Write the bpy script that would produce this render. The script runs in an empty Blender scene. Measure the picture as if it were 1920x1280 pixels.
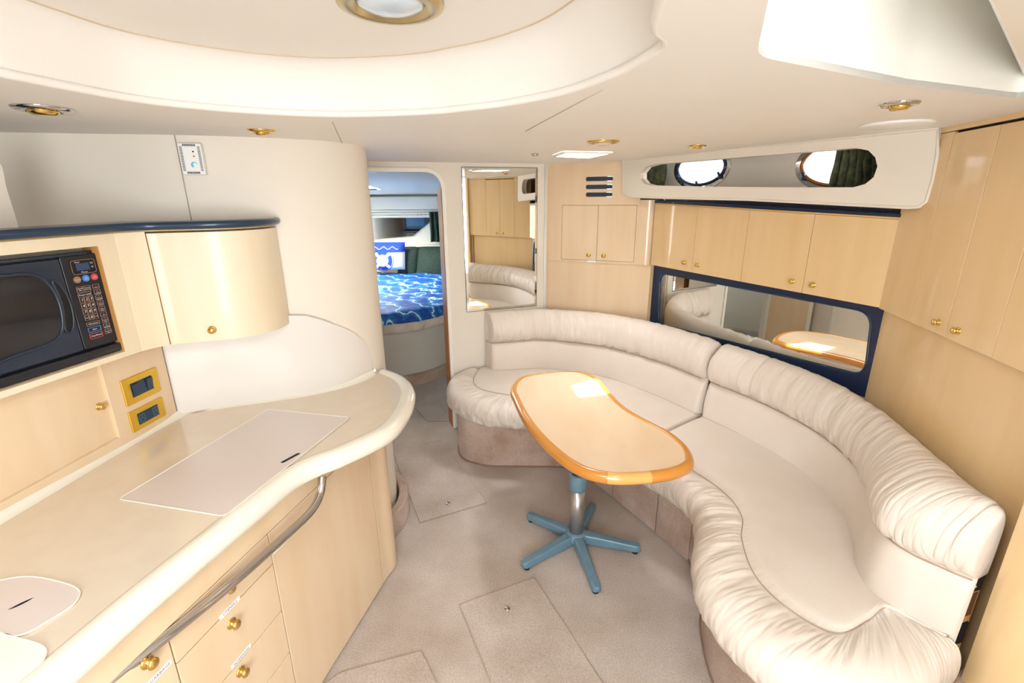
import bpy, bmesh, math, random
from mathutils import Vector, Matrix, noise
from mathutils.geometry import tessellate_polygon
random.seed(7)
SC = bpy.context.scene
COL = SC.collection
R = math.radians
# ------------------------------------------------------------------ camera
F_PX = 890.0; PITCH = R(17); ROLL = R(.5); CAM_H = 1.65
FW = Vector((0, math.cos(PITCH), -math.sin(PITCH)))
_u = Vector((0, math.sin(PITCH), math.cos(PITCH))); _r = Vector((1, 0, 0))
RT = _r*math.cos(ROLL) - _u*math.sin(ROLL)
UP = _u*math.cos(ROLL) + _r*math.sin(ROLL)
cam_d = bpy.data.cameras.new('camera'); cam_d.sensor_width = 36; cam_d.lens = F_PX/1920*36
cam_d.clip_start = .02; cam_d.clip_end = 100
cam = bpy.data.objects.new('camera', cam_d); COL.objects.link(cam)
m = Matrix((RT, UP, -FW)).transposed().to_4x4(); m.translation = Vector((0, 0, CAM_H)); cam.matrix_world = m
SC.camera = cam
# ------------------------------------------------------------------ exposure, sky, sun, daylight, galley fill
SC.view_settings.view_transform = 'Standard'; SC.view_settings.look = 'None'
SC.view_settings.gamma = 1; SC.view_settings.use_curve_mapping = False
SC.view_settings.exposure = 0.15
w = bpy.data.worlds.new('sky'); SC.world = w; w.use_nodes = True
w.node_tree.nodes['Background'].inputs[0].default_value = (.86, .94, 1, 1)
w.node_tree.nodes['Background'].inputs[1].default_value = 3.0

def lamp(name, typ, loc, to, energy, color=(1, 1, 1), sx=1, sy=1, angle=None):
    d = bpy.data.lights.new(name, typ); d.energy = energy; d.color = color
    if typ == 'AREA': d.shape = 'RECTANGLE'; d.size = sx; d.size_y = sy
    if angle is not None: d.angle = angle
    o = bpy.data.objects.new(name, d); COL.objects.link(o)
    o.location = loc; o.rotation_euler = (Vector(to)-Vector(loc)).to_track_quat('-Z', 'Y').to_euler()
    return o
lamp('sun', 'SUN', (.30, 3.1, 3.2), (.435, 2.43, .67), 16, (1, .98, .95), angle=R(.8))
lamp('companionway_daylight', 'AREA', (.05, -1.22, 1.25), (.05, 3, 1.0), 38, (.95, .975, 1), 1.1, 1.2)
lamp('deck_hatch_daylight', 'AREA', (.48, .45, 2.13), (.48, .46, 0), 6, (.95, .98, 1), .3, .6)
lamp('fore_hatch_daylight', 'AREA', (.37, 2.78, 2.10), (.37, 2.77, 0), 36, (.97, .98, 1), .3, .3)
lamp('berth_hatch_daylight', 'AREA', (-1.7, 5.2, 1.95), (-1.6, 5.2, 0), 52, (1, 1, .90), .55, .55)
lamp('galley_fill_light', 'AREA', (-.3, .1, 1.90), (-.3, .1, 0), 13, (.97, .98, 1), .5, .5)  # added fill lamp that lightens the galley, no fitting shines here

lamp('port_daylight', 'AREA', (1.75, 2.95, 1.9), (1.2, 2.75, 1.75), 14, (1, .96, .9), .5, .3)
lamp('port_daylight', 'AREA', (1.98, 2.35, 1.9), (1.45, 2.15, 1.75), 14, (1, .96, .9), .5, .3)
# ------------------------------------------------------------------ picking points on real surfaces
CP = Vector((0, 0, CAM_H))
def ray(x, y): return FW*F_PX + RT*(x-960) + UP*(640-y)
def at(x, y, z):
    d = ray(x, y); return CP + d*((z-CAM_H)/d.z)
def at2(x, y, z):
    p = at(x, y, z); return (p.x, p.y)
class Fr:
    """vertical plane frame through plan points a,b (u along a->b, v = height), n faces the camera side"""
    def __init__(s, a, b, lean=0.0, off=0.0):
        s.ex = Vector((b[0]-a[0], b[1]-a[1], 0)).normalized(); s.ez = Vector((0, 0, 1))
        s.n = s.ex.cross(s.ez)
        if s.n.dot(Vector((-a[0], -a[1], 0))) < 0: s.n = -s.n
        s.o = Vector((a[0], a[1], 0)) + s.n*off
    def P(s, u, v, w=0): return s.o + s.ex*u + s.ez*v + s.n*w
    def on(s, x, y, w=0):
        d = ray(x, y); o = s.o + s.n*w; t = (o-CP).dot(s.n)/d.dot(s.n); p = CP+d*t - s.o
        return (p.dot(s.ex), p.z)
class Hz:
    """horizontal frame, u = x, v = y, n up or down"""
    def __init__(s, z, up=1): s.z = z; s.ex = Vector((1, 0, 0)); s.ez = Vector((0, 1, 0)); s.n = Vector((0, 0, up)); s.o = Vector((0, 0, z))
    def P(s, u, v, w=0): return Vector((u, v, s.z)) + s.n*w

# ------------------------------------------------------------------ materials
MATS = {}
def mat(name, col, rough=.5, metal=0, coat=0, spec=.5, var=0, vscale=3, stretch=(1, 1, 1), col2=None, bump=0, bscale=40, bstretch=None, sheen=0, emit=None, trans=0, detail=3, coat_rough=.05, speck=0):
    if name in MATS: return MATS[name]
    m = bpy.data.materials.new(name); m.use_nodes = True; nt = m.node_tree; b = nt.nodes['Principled BSDF']
    def N(t, **k):
        n = nt.nodes.new(t)
        for a, v in k.items(): setattr(n, a, v)
        return n
    b.inputs['Base Color'].default_value = (*col, 1); b.inputs['Roughness'].default_value = rough
    b.inputs['Metallic'].default_value = metal; b.inputs['Coat Weight'].default_value = coat
    b.inputs['Coat Roughness'].default_value = coat_rough
    b.inputs['Specular IOR Level'].default_value = spec; b.inputs['Sheen Weight'].default_value = sheen
    b.inputs['Transmission Weight'].default_value = trans
    if emit: b.inputs['Emission Color'].default_value = (*emit[0], 1); b.inputs['Emission Strength'].default_value = emit[1]
    geo = N('ShaderNodeNewGeometry')
    def noise_of(scale, st, det=3):
        mp = N('ShaderNodeMapping'); mp.inputs['Scale'].default_value = st
        nz = N('ShaderNodeTexNoise'); nz.inputs['Scale'].default_value = scale; nz.inputs['Detail'].default_value = det
        nt.links.new(geo.outputs['Position'], mp.inputs['Vector']); nt.links.new(mp.outputs[0], nz.inputs['Vector']); return nz
    if var:
        nz = noise_of(vscale, stretch, detail); rp = N('ShaderNodeValToRGB')
        rp.color_ramp.elements[0].position = .3; rp.color_ramp.elements[1].position = .7
        c2 = col2 or tuple(c*(1-var) for c in col)
        rp.color_ramp.elements[0].color = (*c2, 1); rp.color_ramp.elements[1].color = (*col, 1)
        nt.links.new(nz.outputs['Fac'], rp.inputs[0]); nt.links.new(rp.outputs[0], b.inputs['Base Color'])
    if speck:
        n2 = noise_of(150, (1, 1, 1), 6); r2 = N('ShaderNodeValToRGB'); r2.color_ramp.elements[0].position = .35; r2.color_ramp.elements[1].position = .65
        r2.color_ramp.elements[0].color = (1-speck,)*3+(1,); r2.color_ramp.elements[1].color = (1, 1, 1, 1)
        mx = N('ShaderNodeMix', data_type='RGBA', blend_type='MULTIPLY'); mx.inputs['Factor'].default_value = 1
        nt.links.new(n2.outputs['Fac'], r2.inputs[0]); nt.links.new(rp.outputs[0], mx.inputs['A']); nt.links.new(r2.outputs[0], mx.inputs['B']); nt.links.new(mx.outputs['Result'], b.inputs['Base Color'])
    if bump:
        nz = noise_of(bscale, bstretch or (1, 1, 1), 4); bp = N('ShaderNodeBump'); bp.inputs['Strength'].default_value = bump
        bp.inputs['Distance'].default_value = .004
        nt.links.new(nz.outputs['Fac'], bp.inputs['Height']); nt.links.new(bp.outputs[0], b.inputs['Normal'])
    MATS[name] = m; return m
def srgb(r, g, b):
    f = lambda c: ((c/255+.055)/1.055)**2.4 if c > 10 else c/255/12.92
    return (f(r), f(g), f(b))
MAPLE = mat('maple_gloss', srgb(233, 210, 177), .28, coat=.6, var=1, col2=srgb(227, 199, 162), vscale=3.2, stretch=(3.5, 3.5, .45), detail=5)
MAPLE_R = mat('maple_gloss_warm', srgb(233, 203, 155), .28, coat=.6, var=1, col2=srgb(226, 192, 140), vscale=3.2, stretch=(3.5, 3.5, .45), detail=5)
IVORY_WOOD = mat('maple_bleached', srgb(233, 220, 194), .38, coat=.2, var=1, col2=srgb(228, 211, 180), vscale=3, stretch=(3, 3, .5), detail=4)
EDGE = mat('maple_edge', srgb(196, 142, 78), .45)
SEAM = mat('seam_brown', srgb(140, 92, 52), .7)
VINYL = mat('cream_vinyl', srgb(233, 225, 212), .55, var=1, col2=srgb(229, 220, 206), vscale=2, bump=.06, bscale=350)
HEAD = mat('headliner_white', srgb(238, 234, 227), .6, var=1, col2=srgb(235, 230, 222), vscale=1.5)
GEL = mat('white_gelcoat', srgb(240, 237, 228), .3, coat=.3)
COUNTER = mat('counter_acrylic', srgb(228, 214, 192), .16, coat=.4, var=1, col2=srgb(224, 208, 186), vscale=14)
COUNTER_E = mat('counter_rim', srgb(240, 235, 220), .15, coat=.5)
LIDM = mat('cover_acrylic', srgb(222, 209, 202), .3, coat=.2)
LEATHER = mat('cream_leather', srgb(226, 215, 204), .42, spec=.4, var=1, col2=srgb(221, 208, 195), vscale=5, bump=.12, bscale=260)
CARPET = mat('beige_carpet', srgb(216, 202, 191), .95, speck=.22, spec=.1, var=1, col2=srgb(184, 166, 150), vscale=3.2, detail=12, bump=1.0, bscale=260, sheen=.3)
CARPET_B = mat('rose_beige_carpet', srgb(218, 194, 178), .95, speck=.25, spec=.1, var=1, col2=srgb(184, 154, 134), vscale=6, detail=9, bump=.9, bscale=420, sheen=.25)
NAVY = mat('navy_laminate', srgb(16, 34, 66), .35, coat=.2)
TEAL = mat('navy_trim', srgb(20, 50, 78), .3, coat=.3)
BLACK = mat('black_plastic', srgb(16, 22, 34), .3, coat=.2)
BLACKB = mat('blue_black_plastic', srgb(22, 38, 58), .32, coat=.3)
HOLE = mat('dark_slot', srgb(10, 10, 12), .8)
GLASSB = mat('microwave_window', srgb(8, 14, 26), .12, coat=.6)
BRASS = mat('polished_brass', srgb(224, 190, 112), .18, metal=1)
BRASSP = mat('brass_plate', srgb(232, 190, 72), .28, metal=.75)
CHROME = mat('chrome', srgb(200, 198, 198), .08, metal=1)
MIRROR = mat('mirror_glass', (.86, .88, .86), .0, metal=1)
BEVELM = mat('mirror_bevel', (.9, .91, .9), .03, metal=1)
STEEL = mat('satin_steel', srgb(176, 172, 170), .3, metal=.8)
BLUEGREY = mat('blue_grey_paint', srgb(104, 138, 156), .35, coat=.2, var=1, col2=srgb(96, 128, 148), vscale=20)
RUBBER = mat('black_rubber', srgb(18, 18, 20), .7)
HONEY = mat('honey_wood', srgb(214, 146, 62), .25, coat=.6, var=1, col2=srgb(200, 128, 48), vscale=6, detail=5)
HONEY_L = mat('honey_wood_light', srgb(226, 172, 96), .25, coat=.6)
TABLE = mat('table_laminate', srgb(236, 211, 179), .2, coat=.5, var=1, col2=srgb(230, 202, 168), vscale=4, stretch=(2.5, 1, 1), detail=5)
WHITE = mat('white_plastic', srgb(242, 242, 240), .4)
LABEL = mat('label_paper', srgb(240, 240, 244), .6)
INK = mat('ink_grey', srgb(110, 112, 140), .6)
TXT = mat('white_print', srgb(230, 232, 238), .5)
RED = mat('red_print', srgb(200, 70, 66), .5); BLUEP = mat('blue_print', srgb(60, 130, 205), .5); TAN = mat('tan_print', srgb(150, 115, 95), .5)
LCD = mat('display_blue', srgb(44, 66, 104), .3)
SWIRL = mat('logo_cyan', srgb(90, 190, 225), .5)
SEAMT = mat('leather_seam', srgb(176, 152, 132), .7)
GREEN = mat('green_brocade', srgb(52, 74, 62), .8, var=1, col2=srgb(30, 48, 42), vscale=60, bump=.3, bscale=200)
CURT = mat('olive_curtain', srgb(98, 100, 70), .8, var=1, col2=srgb(52, 60, 44), vscale=40)
BERTHW = mat('berth_liner', srgb(230, 229, 220), .6)
BASEG = mat('berth_base_grey', srgb(206, 200, 190), .6)
WHITECL = mat('white_cloth', srgb(222, 226, 232), .8)
CLOTHBLUE = mat('blue_cloth', srgb(22, 64, 170), .8)
SHEER = mat('curtain_lining', srgb(225, 224, 216), .8)
SCREEN = mat('tv_screen', srgb(24, 84, 130), .15, emit=(srgb(24, 90, 140), .25))
DARKW = mat('brown_panel', srgb(104, 66, 46), .5)
ORWOOD = mat('door_edge_wood', srgb(186, 118, 62), .4, var=1, col2=srgb(168, 98, 48), vscale=8, stretch=(5, 5, .4))
SKYPANE = mat('acrylic_pane', (.9, .95, 1), .1, emit=((.9, .96, 1), 1.0))
LENS = mat('lamp_lens', srgb(205, 218, 228), .25, coat=.4)
def glass_mat():
    m = bpy.data.materials.new('port_glass'); m.use_nodes = True; nt = m.node_tree; nt.nodes.clear()
    o = nt.nodes.new('ShaderNodeOutputMaterial'); mx = nt.nodes.new('ShaderNodeMixShader'); t = nt.nodes.new('ShaderNodeBsdfTransparent'); g = nt.nodes.new('ShaderNodeBsdfGlossy')
    g.inputs['Roughness'].default_value = .02; mx.inputs[0].default_value = .06
    nt.links.new(t.outputs[0], mx.inputs[1]); nt.links.new(g.outputs[0], mx.inputs[2]); nt.links.new(mx.outputs[0], o.inputs[0]); return m
GLASS = glass_mat()
def quilt_mat():
    m = mat('quilt_print', srgb(20, 96, 200), .6); nt = m.node_tree; b = nt.nodes['Principled BSDF']
    geo = nt.nodes.new('ShaderNodeNewGeometry'); wv = nt.nodes.new('ShaderNodeTexWave'); wv.inputs['Scale'].default_value = 2.2; wv.inputs['Distortion'].default_value = 9; wv.inputs['Detail'].default_value = 4; wv.inputs['Detail Scale'].default_value = 3
    wv.bands_direction = 'DIAGONAL'
    rp = nt.nodes.new('ShaderNodeValToRGB'); e = rp.color_ramp.elements
    e[0].position = 0; e[0].color = (*srgb(8, 66, 160), 1); e[1].position = .95; e[1].color = (*srgb(16, 132, 205), 1)
    x = rp.color_ramp.elements.new(.988); x.color = (*srgb(235, 246, 252), 1)
    nt.links.new(geo.outputs['Position'], wv.inputs['Vector']); nt.links.new(wv.outputs['Fac'], rp.inputs[0]); nt.links.new(rp.outputs[0], b.inputs['Base Color'])
    nz = nt.nodes.new('ShaderNodeTexNoise'); nz.inputs['Scale'].default_value = 9; bp = nt.nodes.new('ShaderNodeBump'); bp.inputs['Strength'].default_value = .5; bp.inputs['Distance'].default_value = .03
    nt.links.new(geo.outputs['Position'], nz.inputs['Vector']); nt.links.new(nz.outputs['Fac'], bp.inputs['Height']); nt.links.new(bp.outputs[0], b.inputs['Normal'])
    return m
QUILT = quilt_mat()

# ------------------------------------------------------------------ object helpers
def tag(o, label=None, cat=None, group=None, kind=None):
    if label: o['label'] = label
    if cat: o['category'] = cat
    if group: o['group'] = group
    if kind: o['kind'] = kind
    return o
def thing(name, loc, label, cat, group=None):
    o = bpy.data.objects.new(name, None); COL.objects.link(o); o.location = Vector(loc); o.empty_display_size = .1
    o.matrix_world = Matrix.Translation(Vector(loc)); return tag(o, label, cat, group)
def mk(name, V, Fc, mt, parent=None, smooth=False, bevel=0, kind=None, mats=None, fmat=None, sharp=None):
    V = [Vector(v) for v in V]; lo = Vector((min(v.x for v in V), min(v.y for v in V), min(v.z for v in V)))
    hi = Vector((max(v.x for v in V), max(v.y for v in V), max(v.z for v in V))); c = (lo+hi)/2
    me = bpy.data.meshes.new(name); me.from_pydata([v-c for v in V], [], Fc); me.materials.append(mt)
    for x in (mats or []): me.materials.append(x)
    bm = bmesh.new(); bm.from_mesh(me); bmesh.ops.recalc_face_normals(bm, faces=bm.faces); bm.to_mesh(me); bm.free()
    if smooth: me.polygons.foreach_set('use_smooth', [True]*len(me.polygons))
    if fmat:
        for i, k in fmat: me.polygons[i].material_index = k
    o = bpy.data.objects.new(name, me); COL.objects.link(o); o.location = c
    if parent is not None: attach(o, parent)
    if bevel:
        b = o.modifiers.new('bevel', 'BEVEL'); b.width = bevel; b.segments = 2; b.limit_method = 'ANGLE'; b.angle_limit = R(40)
        me.polygons.foreach_set('use_smooth', [True]*len(me.polygons))
        wn = o.modifiers.new('wn', 'WEIGHTED_NORMAL'); wn.keep_sharp = True
    if kind: o['kind'] = kind
    return o
WORLD = {}
def wpos(o):
    p = Vector(o.location) if o.parent is None else Vector(WORLD[o.name])
    return p
def attach(o, parent):
    base = Vector((0, 0, 0)); WORLD[o.name] = tuple(o.location)
    pw = Vector(WORLD.get(parent.name, tuple(parent.location)))
    o.parent = parent; o.location = o.location - pw
    # parents carry no rotation, so local offset is enough
def joinm(parts):
    V = []; Fc = []
    for v, f in parts:
        k = len(V); V += list(v); Fc += [tuple(i+k for i in q) for q in f]
    return V, Fc
def plate_g(fr, out, w0, w1, holes=()):
    loops = [list(out)] + [list(h) for h in holes]
    tri = tessellate_polygon([[Vector((p[0], p[1], 0)) for p in l] for l in loops])
    flat = [p for l in loops for p in l]; n = len(flat)
    V = [fr.P(p[0], p[1], w0) for p in flat] + [fr.P(p[0], p[1], w1) for p in flat]
    if not holes and len(out) > 2:
        Fc = [tuple(range(n)), tuple(range(2*n-1, n-1, -1))]
    else: Fc = [tuple(t) for t in tri] + [tuple(i+n for i in reversed(t)) for t in tri]
    k = 0
    for l in loops:
        L = len(l)
        for i in range(L): a = k+i; b = k+(i+1) % L; Fc.append((a, b, b+n, a+n))
        k += L
    return V, Fc
def plate(name, fr, out, w0, w1, mt, parent=None, holes=(), bevel=0, kind=None):
    V, Fc = plate_g(fr, out, w0, w1, holes); return mk(name, V, Fc, mt, parent, bevel=bevel, kind=kind)
def rect(u0, v0, u1, v1): return [(u0, v0), (u1, v0), (u1, v1), (u0, v1)]
def rpoly(pts, r, n=5):
    out = []; L = len(pts)
    for i in range(L):
        p = Vector(pts[i][:2]); a = Vector(pts[i-1][:2]); b = Vector(pts[(i+1) % L][:2])
        rr = r[i] if isinstance(r, (list, tuple)) else r
        da = (a-p); db = (b-p); k = min(rr, da.length*.49, db.length*.49)
        if k < 1e-5: out.append(tuple(p)); continue
        s = p+da.normalized()*k; e = p+db.normalized()*k
        for j in range(n+1):
            t = j/n; q = s*(1-t)**2 + p*2*t*(1-t) + e*t*t; out.append((q.x, q.y))
    return out
def rrect(u0, v0, u1, v1, r, n=6): return rpoly(rect(u0, v0, u1, v1), r, n)
def ell(cu, cv, a, b, n=28, rot=0):
    return [(cu+a*math.cos(t)*math.cos(rot)-b*math.sin(t)*math.sin(rot), cv+a*math.cos(t)*math.sin(rot)+b*math.sin(t)*math.cos(rot)) for t in [2*math.pi*i/n for i in range(n)]]
def cr(pts, n, closed=False):
    """Catmull-Rom through pts, n samples per span"""
    P = [Vector(p) for p in pts]; out = []; L = len(P); spans = L if closed else L-1
    for i in range(spans):
        if closed: p0, p1, p2, p3 = P[i-1], P[i], P[(i+1) % L], P[(i+2) % L]
        else: p0 = P[i-1] if i else P[0]*2-P[1]; p1 = P[i]; p2 = P[i+1]; p3 = P[i+2] if i+2 < L else P[i+1]*2-P[i]
        for j in range(n):
            t = j/n; out.append(.5*((2*p1)+(p2-p0)*t+(2*p0-5*p1+4*p2-p3)*t*t+(3*p1-p0-3*p2+p3)*t**3))
    if not closed: out.append(P[-1].copy())
    return out
def resample(P, n, closed=False):
    P = [Vector(p) for p in P]
    if closed: P = P+[P[0]]
    d = [0]
    for a, b in zip(P, P[1:]): d.append(d[-1]+(b-a).length)
    out = []; k = 0; N = n if closed else n-1
    for i in range(n):
        s = d[-1]*i/N
        while k < len(P)-2 and d[k+1] < s: k += 1
        t = (s-d[k])/max(1e-9, d[k+1]-d[k]); out.append(P[k].lerp(P[k+1], min(1, max(0, t))))
    return out
def loft_g(rows, closed_j=False, closed_i=False, cap=False):
    n = len(rows); mm = len(rows[0]); V = [p for r_ in rows for p in r_]; Fc = []
    for i in range(n if closed_i else n-1):
        for j in range(mm if closed_j else mm-1):
            i2 = (i+1) % n; j2 = (j+1) % mm; Fc.append((i*mm+j, i*mm+j2, i2*mm+j2, i2*mm+j))
    if cap: Fc.append(tuple(range(mm))); Fc.append(tuple((n-1)*mm+j for j in reversed(range(mm))))
    return V, Fc
def tube_g(path, rad, n=12, closed=False, cap=True):
    P = [Vector(p) for p in path]; rows = []; L = len(P); prev = None
    for i in range(L):
        if closed: t = (P[(i+1) % L]-P[i-1])
        else: t = P[min(i+1, L-1)]-P[max(i-1, 0)]
        t.normalize()
        if prev is None:
            a = Vector((0, 0, 1)) if abs(t.z) < .9 else Vector((1, 0, 0)); x = t.cross(a).normalized()
        else: x = (prev-t*prev.dot(t)).normalized()
        prev = x; y = t.cross(x); r = rad(i/(L-1)) if callable(rad) else rad
        rows.append([P[i]+x*r*math.cos(2*math.pi*k/n)+y*r*math.sin(2*math.pi*k/n) for k in range(n)])
    return loft_g(rows, True, closed, cap and not closed)
def tube(name, path, rad, mt, parent=None, n=12, closed=False, kind=None):
    V, Fc = tube_g(path, rad, n, closed); return mk(name, V, Fc, mt, parent, smooth=True, kind=kind)
def lathe_g(o, ax, prof, n=20):
    ax = Vector(ax).normalized(); a = Vector((0, 0, 1)) if abs(ax.z) < .9 else Vector((1, 0, 0)); x = ax.cross(a).normalized(); y = ax.cross(x)
    o = Vector(o); rows = [[o+ax*h+(x*math.cos(2*math.pi*k/n)+y*math.sin(2*math.pi*k/n))*max(r, 1e-4) for k in range(n)] for r, h in prof]
    return loft_g(rows, True, False, True)
def lathe(name, o, ax, prof, mt, parent=None, n=20, smooth=True):
    V, Fc = lathe_g(o, ax, prof, n); return mk(name, V, Fc, mt, parent, smooth=smooth)
def wallpath_g(pts, z0, z1, th, side=1):
    """pts plan polyline, th thickness offset to the side away"""
    P = [Vector((p[0], p[1])) for p in pts]; L = len(P); rows = []
    for i in range(L):
        t = P[min(i+1, L-1)]-P[max(i-1, 0)]; t.normalize(); nn = Vector((t.y, -t.x))*side
        a = z0(i/(L-1)) if callable(z0) else z0; b = z1(i/(L-1)) if callable(z1) else z1
        q = P[i]+nn*th
        rows.append([Vector((P[i].x, P[i].y, a)), Vector((P[i].x, P[i].y, b)), Vector((q.x, q.y, b)), Vector((q.x, q.y, a))])
    return loft_g(rows, True, False, True)
def wallpath(name, pts, z0, z1, th, mt, parent=None, side=1, bevel=0, kind=None, smooth=True):
    V, Fc = wallpath_g(pts, z0, z1, th, side); o = mk(name, V, Fc, mt, parent, kind=kind, bevel=bevel)
    if smooth and not bevel:
        o.data.polygons.foreach_set('use_smooth', [True]*len(o.data.polygons))
        e = o.modifiers.new('es', 'EDGE_SPLIT'); e.split_angle = R(35)
    return o
def text(name, s, fr, u, v, size, mt, parent, w=0, align='CENTER', flip=1, shear=0, rot=0):
    c = bpy.data.curves.new(name, 'FONT'); c.body = s; c.size = size; c.align_x = align; c.align_y = 'CENTER'; c.shear = shear; c.extrude = 0; c.resolution_u = 2
    o = bpy.data.objects.new(name, c); COL.objects.link(o)
    bpy.context.view_layer.update(); me = bpy.data.meshes.new_from_object(o.evaluated_get(bpy.context.evaluated_depsgraph_get()))
    bpy.data.objects.remove(o); bpy.data.curves.remove(c)
    Vs = []; ca, sa = math.cos(rot), math.sin(rot)
    for vv in me.vertices:
        x, y = vv.co.x*flip, vv.co.y; Vs.append(fr.P(u+x*ca-y*sa, v+x*sa+y*ca, w))
    Fs = [tuple(p.vertices) for p in me.polygons]; bpy.data.meshes.remove(me)
    return Vs, Fs
def knob_g(p, n, s=1.0):
    return lathe_g(p, n, [(.014*s, 0), (.014*s, .002*s), (.0115*s, .0035*s), (.006*s, .005*s), (.0055*s, .011*s), (.0115*s, .013*s), (.0125*s, .017*s), (.010*s, .0205*s), (.004*s, .0225*s)], 18)
def knob(parent, fr, u, v, w=0, s=1.0, label=None):
    V, Fc = knob_g(fr.P(u, v, w), fr.n, s); o = mk('knob', V, Fc, BRASS, parent, smooth=True)
    if label: o['label'] = label
    return o
def box_g(lo, hi):
    x0, y0, z0 = lo; x1, y1, z1 = hi
    return [(x0, y0, z0), (x1, y0, z0), (x1, y1, z0), (x0, y1, z0), (x0, y0, z1), (x1, y0, z1), (x1, y1, z1), (x0, y1, z1)], [(0, 3, 2, 1), (4, 5, 6, 7), (0, 1, 5, 4), (1, 2, 6, 5), (2, 3, 7, 6), (3, 0, 4, 7)]

# ================================================================== SETTING
ZC = 1.86; ZCT = .86
# plan corners
A_L = (.235, 3.50); A_R = (.845, 3.235); B_L = (.935, 3.20); D_ = (1.50, 1.89); E_ = (1.33, 1.15)
BK0 = Vector((-.42, 3.22)); BKD = Vector((.94, .34)).normalized()
def bk(u): p = BK0+BKD*u; return (p.x, p.y)
FB = Fr(bk(0), bk(1))                 # mirror bulkhead
FA = Fr(A_L, A_R)                     # forward maple locker
FR_ = Fr(B_L, D_)                     # lockers over the sofa
FT = Fr(D_, E_)                       # tall lockers at right
tlen = math.dist(D_, E_)
Ebeyond = FT.P(1.75, 0); 
# floor
floor = plate('floor', Hz(0), [(-2.6, -1.6), (2.2, -1.6), (2.2, 3.6), (1.2, 4.6), (.4, 7.0), (-2.6, 7.0)], -.05, 0, CARPET, kind='structure')
# carpet hatches laid in the sole
def hatch(pts, btn=None, name='carpet_hatch'):
    P = [at2(x, y, 0) for x, y in pts]
    o = plate(name, Hz(0), rpoly(P, .01, 3), .0008, .005, CARPET, floor, bevel=.002)
    L = [Vector((p[0], p[1], .0045)) for p in P]
    V, Fc = joinm([tube_g(resample([a, b], 60), lambda t: .0018, 5) for a, b in zip(L, L[1:]+L[:1])])
    mk('serged_edge', V, Fc, CARPET_B, o, smooth=True)
    if btn:
        p = at(btn[0], btn[1], .005); lathe('pull_button', p, (0, 0, 1), [(.013, 0), (.013, .003), (.010, .005), (.002, .0055)], CHROME, o)
hatch([(734, 842), (828, 827), (913, 943), (788, 980)], (840, 944))
hatch([(862, 1135), (1002, 1085), (1135, 1290), (925, 1290)], (951, 1141))
hatch([(600, 1290), (640, 1262), (790, 1222), (822, 1290)])
hatch([(772, 757), (812, 737), (845, 790), (800, 790)])
# bulkhead with door opening
op = [(-.62, .0), (-.028, .0), (-.028, 1.80), (-.62, 1.80)]
opening = rpoly(op, [0, 0, .11, .11], 8)
opening = [(u, max(v, .003)) for u, v in opening]
hl = rpoly(op, [0, 0, .11, .11], 8)   # BL, BR, up and over
oc = [(-1.75, ZC+.02), (-1.75, 0), hl[0]] + list(reversed(hl[2:])) + [hl[1], (.72, 0), (.72, ZC+.02)]
tr = tessellate_polygon([[Vector((p[0], p[1], 0)) for p in oc]]); no_ = len(oc)
Vb = [FB.P(p[0], p[1], -.04) for p in oc]+[FB.P(p[0], p[1], 0) for p in oc]
Fb = [tuple(t) for t in tr]+[tuple(i+no_ for i in reversed(t)) for t in tr]+[(i, (i+1) % no_, (i+1) % no_+no_, i+no_) for i in range(no_)]
bulk = mk('wall_forward', Vb, Fb, VINYL, kind='structure')
def ring_strip(name, fr, path2, wid, w0, w1, mt, parent=None, kind=None, bevel=.002, closed=False):
    P = [Vector(p) for p in path2]; L = len(P); rows = []
    for i in range(L):
        t = (P[(i+1) % L]-P[i-1]) if closed else P[min(i+1, L-1)]-P[max(i-1, 0)]; t.normalize(); nn = Vector((t.y, -t.x)); q = P[i]+nn*wid
        rows.append([fr.P(P[i].x, P[i].y, w0), fr.P(P[i].x, P[i].y, w1), fr.P(q.x, q.y, w1), fr.P(q.x, q.y, w0)])
    V, Fc = loft_g(rows, True, closed, not closed); return mk(name, V, Fc, mt, parent, kind=kind, bevel=bevel)
half = [p for p in rpoly(op, [0, 0, .11, .11], 10)]
# order: bottom-left, bottom-right, up, over, down : take from bottom right going over to bottom left
path = half[1:]+half[:1]
ring_strip('trim_1', FB, path, .026, 0, .012, GEL, kind='structure')
# jamb lining
V, Fc = plate_g(FB, rect(-.032, .0, -.028, 1.70), -.12, .0)
mk('trim_2', V, Fc, ORWOOD, kind='structure')
# --- ceiling with well, hatch and deck-hatch openings
well = [at2(*p, ZC) for p in [(0, 145), (130, 170), (275, 195), (450, 212), (625, 220), (790, 216), (880, 208), (960, 198), (1060, 178), (1160, 143), (1225, 108)]]
well = [(p.x, p.y) for p in cr([Vector(p) for p in well], 5)]
nub = [at2(*p, ZC) for p in [(1250, 92), (1248, 78), (1228, 62), (1236, 30), (1245, 0)]]
well += [(p.x, p.y) for p in cr([Vector(p) for p in nub], 4)]
well += [(.15, .40), (.10, .0), (-.05, -.35), (-.35, -.55), (-.7, -.5), (-.95, -.1), (-1.0, .4), (-.97, .8)]
hq = [at2(*p, ZC) for p in [(1034, 291), (1056, 283), (1152, 284.5), (1106, 294.5)]]
cx = sum(p[0] for p in hq)/4; cy = sum(p[1] for p in hq)/4
hq = [(cx+(p[0]-cx), cy+(p[1]-cy)) for p in hq]
hq = rpoly(hq, .03, 4)
rc = [at2(*p, ZC) for p in [(1420, 0), (1418, 106), (1700, 160), (1935, 181)]]
rc = rpoly([(rc[0][0]-.17, rc[0][1]-.42), rc[1], rc[2], (1.20, 1.235), (1.02, .12)], [.03, .05, .02, .04, .03], 6)
ceil_out = [(-2.5, -1.5), (2.1, -1.5), (2.1, 3.0), bk(1.3), bk(-1.9)]
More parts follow.
